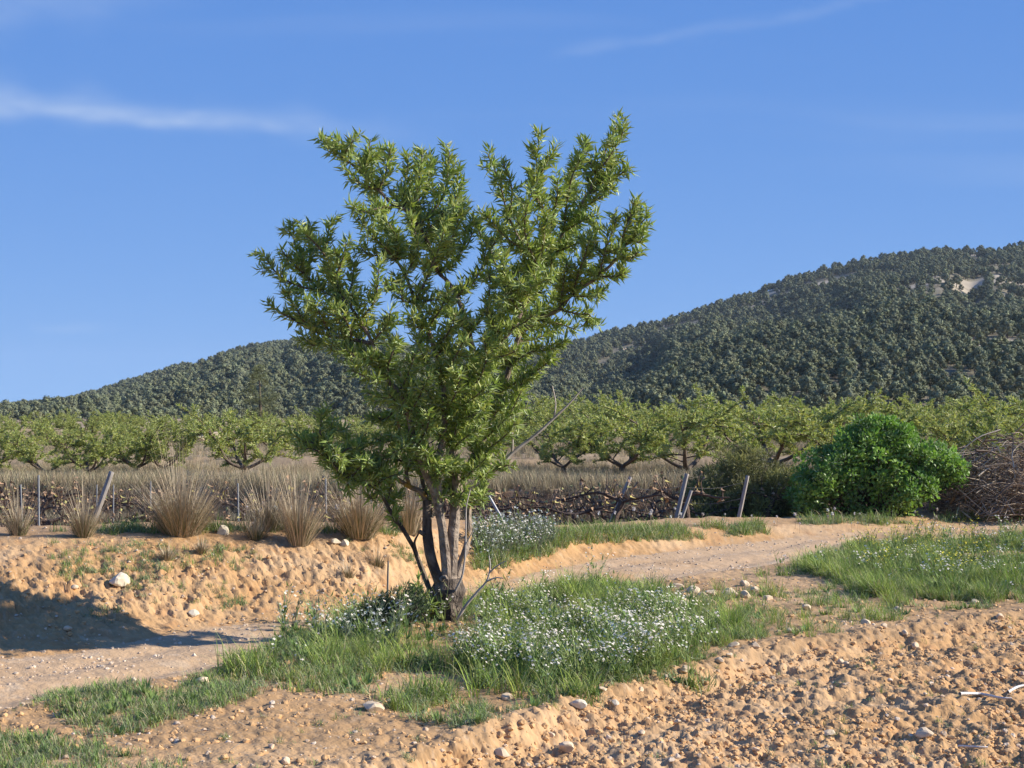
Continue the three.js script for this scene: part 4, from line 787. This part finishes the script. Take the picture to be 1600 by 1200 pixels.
{
  const r = rng(90), L = { s: [[], [], []], t: [[], [], []], w: [[], []], f: [[], [], []], y: [], h: [] };
  const add = (list, x, d, s, tint = 0.2) => { const k = 1 + (r() - 0.5) * tint; list.push({ x, y: groundAt(x, d) - 0.005, z: -d, a: r() * 6.28, s, c: [k * (1 + (r() - 0.5) * 0.15), k, k] }); };
  const box = (poly) => [Math.min(...poly.map((p) => p[0])), Math.max(...poly.map((p) => p[0])), Math.min(...poly.map((p) => p[1])), Math.max(...poly.map((p) => p[1]))];
  const SPARSE = toLand([[985, 912], [1090, 900], [1150, 888], [1250, 890], [1340, 925], [1420, 962], [1300, 985], [1190, 1003], [1120, 960], [1040, 950]]);
  const FLOWERS = toLand([[690, 1085], [715, 1000], [760, 970], [830, 962], [930, 985], [1000, 962], [1100, 990], [1115, 1035], [1000, 1068], [880, 1084], [760, 1100]]);
  // the verge: tall and short grass, herbs with white flowers
  { const [x0, x1, y0, y1] = box(VERGE);
    for (let n = 0; n < 62000; n++) {
      const x = lerp(x0, x1, r()), d = lerp(y0, y1, r()); const jx = (fbm(x * 2.2 + 11, d * 2.2, 4) - 0.5) * 1.1, jd = (fbm(x * 2.2 + 51, d * 2.2, 4) - 0.5) * 1.1; if (!inPoly(VERGE, x + jx, d + jd)) continue;
      const px = 800 + x / d * F, dens = fbm(x * 1.8 + 4, d * 1.8, 3), nearTree = gauss(Math.hypot(x - TREE.x, d - TREE.d) / 1.6);
      if (r() > sstep(0.3, 0.52, dens + nearTree * 0.15 + (px > 950 && px < 1250 ? -0.06 : 0.03))) continue;
      const stony = inPoly(SPARSE, x + jx * 0.4, d + jd * 0.4); if (stony && r() < 0.62) continue; const foot = Math.abs(x - TREE.x) < 0.3 && d > 8.9 && d < 10.6; if (foot && r() < 0.35) continue; const inner = stony ? 0.6 : foot ? 0.5 : inPoly(VERGE, x + jx, d - 0.45) && inPoly(VERGE, x + jx, d + 0.45) ? 1 : 0.55, clump = fbm(x * 4.5 + 77, d * 4.5, 2), hgt = (0.12 + 1.0 * fbm(x * 1.4 + 30, d * 1.4, 2) + 1.1 * sstep(0.5, 0.8, clump)) * inner, kind = fbm(x * 2.1 + 140, d * 2.1, 3), q = clamp(r() + (kind - 0.5) * 1.1, 0, 0.9999) ;
      if (inner < 1 && r() < 0.45) continue; if (!stony && !foot && inPoly(FLOWERS, x, d) && r() < 0.16 * sstep(0.3, 0.6, fbm(x * 3 + 60, d * 3, 3))) add(L.f[Math.floor(r() * 3)], x, d, 0.75 + 0.45 * r(), 0.1); if (q < 0.42) add(L.t[Math.floor(r() * 3)], x, d, Math.min(1.25, hgt) * (0.7 + 0.45 * r())); else if (q < 0.68) add(L.s[Math.floor(r() * 3)], x, d, 0.8 + 0.7 * r()); else if (q < 0.745) add(L.w[Math.floor(r() * 2)], x, d, 0.5 + 0.6 * r());
      else if (!foot && inPoly(FLOWERS, x, d)) { if (r() < 1.1 * sstep(0.35, 0.62, fbm(x * 2.5 + 60, d * 2.5, 3))) add(L.f[Math.floor(r() * 3)], x, d, 0.7 + 0.5 * r(), 0.1); }
      else if (q < 0.753 && px > 430) add(L.f[Math.floor(r() * 3)], x, d, 0.75 + 0.6 * r(), 0.1);
      else if (px > 1330 && q < 0.785 && d > 12.5) add(px < 1540 && r() < 0.4 ? L.y : L.f[0], x, d, 0.7 + 0.5 * r(), 0.1);
    } }
  // low mats left of the verge and odd tufts on bare soil
  for (const poly of PATCHES.slice(1)) { const [x0, x1, y0, y1] = box(poly), area = (x1 - x0) * (y1 - y0); for (let n = 0; n < area * 620; n++) { const x = lerp(x0, x1, r()), d = lerp(y0, y1, r()), e = (fbm(x * 5, d * 5, 2) - 0.5) * 0.25; if (!inPoly(poly, x + e, d + e) || fbm(x * 3 + 8, d * 3, 3) < 0.36) continue; add(L.s[Math.floor(r() * 3)], x, d, 0.35 + 0.7 * fbm(x * 5 + 3, d * 5, 2) + 0.25 * r()); if (r() < 0.08) add(L.w[Math.floor(r() * 2)], x, d, 0.4 + 0.5 * r()); } }
  for (const [poly, dn, k] of [[STRIP, 420, 1.05], [BACKSTRIP, 260, 1.0], [RIGHTSTRIP, 160, 1.2]]) { const [x0, x1, y0, y1] = box(poly); for (let n = 0; n < (x1 - x0) * (y1 - y0) * dn; n++) { const x = lerp(x0, x1, r()), d = lerp(y0, y1, r()); if (!inPoly(poly, x, d) || fbm(x * 2.2, d * 2.2, 3) < 0.4) continue; const px = 800 + x / d * F; add(r() < 0.75 ? L.s[Math.floor(r() * 3)] : L.t[2], x, d, (0.7 + 0.7 * r()) * k); if (px > 735 && px < 870 && r() < 0.3) add(r() < 0.7 ? L.h : L.f[1], x, d, 0.8 + 0.6 * r()); } }
  // herb clump behind the tree, shrubby weeds round its foot
  for (let n = 0; n < 80; n++) { const [x, d] = onGround(740 + 110 * r(), 838 + 25 * r()); add(r() < 0.8 ? L.h : L.f[1], x, d, 0.9 + 0.6 * r()); }
  for (let n = 0; n < 42; n++) { const [x, d] = onGround(440 + 190 * r(), 972 + 40 * r()); add(r() < 0.6 ? L.f[1] : L.h, x, d, 0.9 + 0.6 * r()); }
  // sparse tufts on the bank and between the stones
  for (let n = 0; n < 330; n++) { const px = 90 + 560 * r(), py = 850 + 115 * r(); if (fbm(px * 0.012, py * 0.03, 2) < 0.5) continue; const [x, d] = onGround(px, py); if (land(x, d).zone !== 'bank') continue; const c = 2 + Math.floor(5 * r()); for (let k = 0; k < c; k++) add(L.s[Math.floor(r() * 3)], x + (r() - 0.5) * 0.2, d + (r() - 0.5) * 0.2, 0.45 + 0.5 * r()); }
  for (let n = 0; n < 900; n++) { const x = -3 + 8.5 * r(), d = 5.8 + 6.5 * r(), z = land(x, d).zone; if ((z !== 'field' && z !== 'verge') || fbm(x * 0.9 + 70, d * 0.9, 2) < 0.55) continue; const c = 1 + Math.floor(3 * r()); for (let k = 0; k < c; k++) add(L.s[Math.floor(r() * 3)], x + (r() - 0.5) * 0.12, d + (r() - 0.5) * 0.12, 0.25 + 0.4 * r()); }
  L.s.forEach((l, k) => scatter('short_grass', shortGrass[k], M.grass, l, 'short green grass in patches beside the track', 'grass'));
  L.t.forEach((l, k) => scatter('tall_grass', tallGrass[k], M.grass, l, 'tall spring grass on the verge round the almond tree', 'grass'));
  L.w.forEach((l, k) => scatter('broadleaf_weeds', weeds[k], M.grass, l, 'low broad-leaved weeds among the grass', 'weeds'));
  L.f.forEach((l, k) => { scatter('wildflower_stems', rocket[k][0], M.grass, l, 'leafy stems of the white wildflowers', 'wildflowers'); scatter('white_wildflowers', rocket[k][1], M.petal, l, 'small white wildflowers in front of the almond tree', 'wildflowers'); });
  scatter('yellow_flower_stems', spurge[0], M.grass, L.y, 'leafy stems of the yellow-flowering weeds', 'weeds'); scatter('yellow_wildflowers', spurge[1], M.petal, L.y, 'yellow-green flowering weeds on the right verge', 'wildflowers');
  scatter('grey_herbs', greyHerb[0], M.grass, L.h, 'grey-green herbs on the bank behind the almond trunk', 'weeds'); scatter('grey_herb_flowers', greyHerb[1], M.petal, L.h, 'pale flowers of the grey-green herbs', 'wildflowers');
  console.log('grass', L.s.map((l) => l.length), L.t.map((l) => l.length), L.f.map((l) => l.length));

  // dry grass of the terraces and the far bank
  const DG = [[0.44, 0.35, 0.21], [0.37, 0.29, 0.18], [0.3, 0.25, 0.16], [0.25, 0.24, 0.13]], dry = [tuft(41, 26, 0.3, 0.006, 0.1, 0.5, DG, 0.5), tuft(42, 24, 0.36, 0.006, 0.1, 0.45, DG, 0.5), tuft(43, 26, 0.24, 0.007, 0.12, 0.7, [[0.22, 0.19, 0.13], [0.17, 0.155, 0.10], [0.28, 0.23, 0.15]], 0.7)], dl = [[], [], []];
  for (let n = 0; n < 46000; n++) { const d = 24.8 + 50 * Math.pow(r(), 1.75), x = (r() * 1.04 - 0.52) * d, l = land(x, d); if (l.zone === 'vineyard' && d < 25.2) continue; const e = fbm(x * 0.5 + 2, d * 0.5, 3); if (d > 27.6 && (e < 0.4 || r() < 0.15)) continue; const face = l.h < 0.08; add(dl[face ? 2 : Math.floor(r() * 2.3)], x, d, (face ? 0.8 : d < 27.6 ? 0.75 : 0.4) + 0.5 * r() + (d > 40 ? 0.3 : 0), 0.4); }
  dl.forEach((l, k) => scatter('dry_grass', dry[k], M.straw, l, 'pale dry grass covering the orchard terraces', 'grass'));
  // seed heads along the bank top in front of the vineyard
  const sd = rng(17), a = new Acc(), heads = [];
  for (let k = 0; k < 40; k++) { const dir = V(sd() - 0.5, sd() - 0.5, sd() - 0.5).normalize(), s2 = dir.clone().cross(V(0.3, 1, 0.2)).normalize(); leaf(a, V(0, 0.16, 0), dir, s2, 0.022, 0.01, [0.7, 0.68, 0.63], 0, 0); }
  tube(a, [V(0, 0, 0), V(0.01, 0.16, 0)], [0.002, 0.002], 3, () => [0.25, 0.2, 0.13]);
  for (let n = 0; n < 70; n++) { const [x, d] = onGround(r() < 0.6 ? 850 + 640 * r() : 380 + 240 * r(), 812 + 22 * r()); add(heads, x, d, 0.6 + 0.9 * r(), 0.1); }
  scatter('seed_heads', a.geo(), M.straw, heads, 'white fluffy seed heads along the bank top', 'seed heads');
}
// dark shrubby herb left of the trunk and the thin stake
{
  const r = rng(95), o = new THREE.Group(); put(o, 'dark_shrub'); tag(o, 'low dark green shrub just left of the almond trunk', 'shrub'); const [x, d] = onGround(618, 978); o.position.set(x, groundAt(x, d), -d);
  crownFill(o, [[0, 0.1, 0, 0.22, 0.12, 0.16, 45], [0.1, 0.16, 0, 0.12, 0.1, 0.1, 20], [-0.12, 0.1, 0.05, 0.12, 0.08, 0.1, 18]], r, 55, 0.035, 0.006, [[0.05, 0.085, 0.03], [0.065, 0.1, 0.035]], M.grass, 0.05);
  const s = at(607, 876, 10.6), f = V(s.x - 0.01, groundAt(s.x, 10.6) - 0.05, -10.6), a = new Acc(), [Q, R] = spline([V(0, 0, 0), s.clone().sub(f).multiplyScalar(0.5), s.clone().sub(f)], [0.0085, 0.008, 0.007], 0.05); tube(a, Q, R, 6, (q) => mixc([0.1, 0.09, 0.08], [0.2, 0.18, 0.16], noise(q.y * 40, 3)), 0.1, 5);
  const m = new THREE.Mesh(a.geo(), M.wood); put(m, 'thin_stake'); m.position.copy(f); tag(m, 'thin dark stake standing in the shrub left of the almond trunk', 'stake');
}

// ------------------------------------------------------------------ stones, gravel, clods and litter
{
  const kinds = []; for (let k = 0; k < 7; k++) kinds.push(rockGeometry(500 + k, 0.72, 2, [0.62, 0.48, 0.32], 0.55));
  const white = [rockGeometry(600, 0.8, 3, [0.60, 0.52, 0.39], 0.6), rockGeometry(601, 0.7, 3, [0.58, 0.49, 0.35], 0.55)];
  const r = rng(33), stone = (px, py, w, label, group, big) => { const [x, d] = onGround(px, py), s = w / F * d * 0.5, m = new THREE.Mesh(big ? white[r() < 0.5 ? 0 : 1] : kinds[Math.floor(r() * 7)], M.stone); put(m, 'stone'); m.position.set(x, groundAt(x, d) + s * 0.16, -d); m.rotation.set((r() - 0.5) * 0.5, r() * 6.28, (r() - 0.5) * 0.5); m.scale.set(s * (0.9 + 0.3 * r()), s * (0.8 + 0.3 * r()), s * (0.8 + 0.3 * r())); tag(m, label, 'stone', group); };
  stone(349, 834, 27, 'white angular stone on the bank edge right of the largest tussock', null, 1); stone(525, 848, 16, 'smaller left one of two pale stones on the bank edge', null, 1); stone(539, 851, 19, 'larger right one of two pale stones on the bank edge', null, 1);
  stone(189, 914, 31, 'large pale stone embedded in the bank face at left', null, 1); stone(303, 962, 17, 'pale stone at the foot of the bank', null, 1); stone(211, 1062, 12, 'small white stone in the track above the grass mat', null, 1);
  stone(318, 1068, 26, 'flat pale stone at the edge of the left grass mat'); stone(176, 893, 10, 'small stone just above the large embedded bank stone'); stone(118, 922, 12, 'small stone in the tree shadow on the bank'); stone(108, 986, 12, 'small pale stone in the shadow at the bank foot');
  stone(609, 1098, 13, 'small upright stone below the grass under the almond'); stone(585, 1108, 34, 'half buried slab in bare soil below the almond'); stone(904, 1104, 24, 'angular cream stone at the field edge below the white flowers', null, 1); stone(793, 1090, 19, 'rounded stone at the lower edge of the white flowers'); stone(960, 1101, 12, 'small white stone right of the angular cream stone', null, 1);
  for (const [px, py, w] of [[1144, 1010, 19], [1139, 1025, 14], [1123, 1037, 14], [1069, 1047, 20], [1180, 1012, 15], [1351, 975, 20], [1376, 912, 13], [1538, 938, 14], [1521, 941, 13], [1560, 964, 14], [1402, 955, 16], [1411, 989, 14], [1428, 1012, 17], [1312, 1037, 15], [1321, 1037, 11], [1189, 1072, 11], [1233, 986, 15], [1198, 936, 16], [1259, 953, 18], [1321, 912, 13], [1380, 978, 12], [940, 1080, 16], [1000, 1078, 12], [860, 1150, 13]]) stone(px, py, w, px < 1050 ? 'pale stone on the field edge below the white flowers' : px < 1200 ? 'pale stone at the right end of the white flowers' : py < 960 ? 'pale stone among the grass of the right verge' : 'pale stone on the soil edge below the right verge', 'stones along the field edge');
  for (const [px, py, w] of [[1292, 1146, 22], [1442, 1149, 26], [1002, 1146, 12], [885, 1168, 28], [785, 1182, 24], [448, 1190, 18], [1058, 1130, 12], [1180, 1175, 14]]) stone(px, py, w, 'stone lying in the bare tilled soil', 'stones in the tilled soil');
  for (const [zx, zy] of [[905, 305], [1025, 335], [1070, 365], [1075, 270], [1125, 300], [1170, 285], [1265, 285], [1340, 235], [1395, 265], [1340, 295], [965, 345], [870, 350], [1050, 315], [1160, 335], [990, 250], [1100, 330]]) stone(760 + zx / 3.333, 844 + zy / 3.333, 16 + 9 * r(), 'rounded pale stone in the loose heap between verge and track', 'stone heap beside the track');
  for (let k = 0; k < 14; k++) { const d = 52 + r() * 3, x = (300 + 45 * r() - 800) / F * d, m = new THREE.Mesh(kinds[k % 7], M.stone); put(m, 'stone'); m.position.set(x, groundAt(x, d) + 0.05 + 0.2 * r(), -d); m.scale.setScalar(0.14 + 0.14 * r()); m.rotation.y = r() * 6; tag(m, 'pale stone in the far heap between left orchard trees', 'stone', 'far stone heap'); }

  // gravel and clods, uncountable
  const pebble = [rockGeometry(700, 0.6, 1, [1, 1, 1], 0.9), rockGeometry(701, 0.7, 1, [1, 1, 1], 1.1)], gl = [[], []], cl = [[], []];
  for (let n = 0; n < 60000; n++) {
    const u = -0.46 + 0.92 * r(), d = 5.4 + 17 * Math.pow(r(), 1.2), x = u * d, z = land(x, d), cluster = fbm(x * 1.4 + 15, d * 1.4, 3);
    const keep = z.zone === 'track' ? 0.55 * sstep(0.35, 0.65, cluster) + 0.1 : z.zone === 'bank' ? 0.14 : z.zone === 'field' ? 0.12 : z.zone === 'verge' ? 0.1 : 0.05; if (r() > keep) continue;
    const s = 0.004 + 0.014 * Math.pow(r(), 3), k = 0.75 + 0.4 * r(); gl[n % 2].push({ x, y: z.h + s * 0.2, z: -d, a: r() * 6.28, tx: r(), s, c: mixc([0.54 * k, 0.38 * k, 0.24 * k], [0.64 * k, 0.53 * k, 0.40 * k], r()) });
  }
  for (let n = 0; n < 40000; n++) {
    const u = -0.46 + 0.92 * r(), d = 5.4 + 8 * r(), x = u * d, z = land(x, d); if (z.zone !== 'field' && z.zone !== 'bank' && z.zone !== 'verge') continue; if (z.zone !== 'field' && r() < 0.74) continue; if (fbm(x * 2.2 + 33, d * 2.2, 3) < 0.42) continue;
    const s = 0.005 + 0.018 * Math.pow(r(), 3.2), k = 0.85 + 0.3 * r(); cl[n % 2].push({ x, y: z.h + s * 0.15, z: -d, a: r() * 6.28, tx: r(), s, c: [0.58 * k, 0.35 * k, 0.16 * k] });
  }
  gl.forEach((l, k) => scatter('gravel', pebble[k], M.clod, l, 'loose gravel on track and soil', 'gravel')); cl.forEach((l, k) => scatter('soil_clods', pebble[k], M.clod, l, 'crumbly orange clods of tilled soil', 'soil'));
  const st = new Acc(); blade(st, 0, 0, 0, 0, 1.45, 1, 0.035, [1, 1, 1], 0.12); const sl = [];
  for (let n = 0; n < 5200; n++) { const u = -0.44 + 0.88 * r(), d = 5.5 + 7 * r(), x = u * d, z = land(x, d); if (z.zone !== 'field' && z.zone !== 'verge') continue; if (fbm(x * 1.3 + 90, d * 1.3, 2) < 0.47) continue; const k = 0.6 + 0.6 * r(); sl.push({ x, y: z.h + 0.006, z: -d, a: r() * 6.28, tx: (r() - 0.5) * 0.5, s: 0.04 + 0.1 * r(), c: r() < 0.3 ? [0.12 * k, 0.09 * k, 0.06 * k] : [0.42 * k, 0.34 * k, 0.23 * k] }); }
  scatter('straw_litter', st.geo(), M.straw, sl, 'dry stalks littering the tilled soil', 'litter');
  // bleached sticks
  for (const [pts, w, label] of [[[[1497, 1087], [1530, 1090], [1565, 1094], [1578, 1096]], 0.011, 'long bleached stick lying on the tilled soil at right'], [[[1572, 1084], [1590, 1075], [1612, 1070]], 0.009, 'bleached stick end at the right photo edge'], [[[1495, 1166], [1520, 1168], [1540, 1169]], 0.006, 'thin grey stick on the soil at lower right']]) {
    const pp = pts.map(([a, b]) => { const [x, d] = onGround(a, b); return V(x, groundAt(x, d) + w * 1.2, -d); }), o = pp[0].clone(), a = new Acc(), [Q, R] = spline(pp.map((p) => p.sub(o)), pts.map((_, k) => w * (1 - 0.2 * k)), 0.03); tube(a, Q, R, 7, (q) => mixc([0.5, 0.46, 0.42], [0.74, 0.71, 0.67], noise(q.x * 50, q.z * 50)), 0.2, 4);
    const m = new THREE.Mesh(a.geo(), M.wood); put(m, 'bleached_stick'); m.position.copy(o); tag(m, label, 'stick');
  }
}
console.log('all built');
renderer.render(scene, camera);
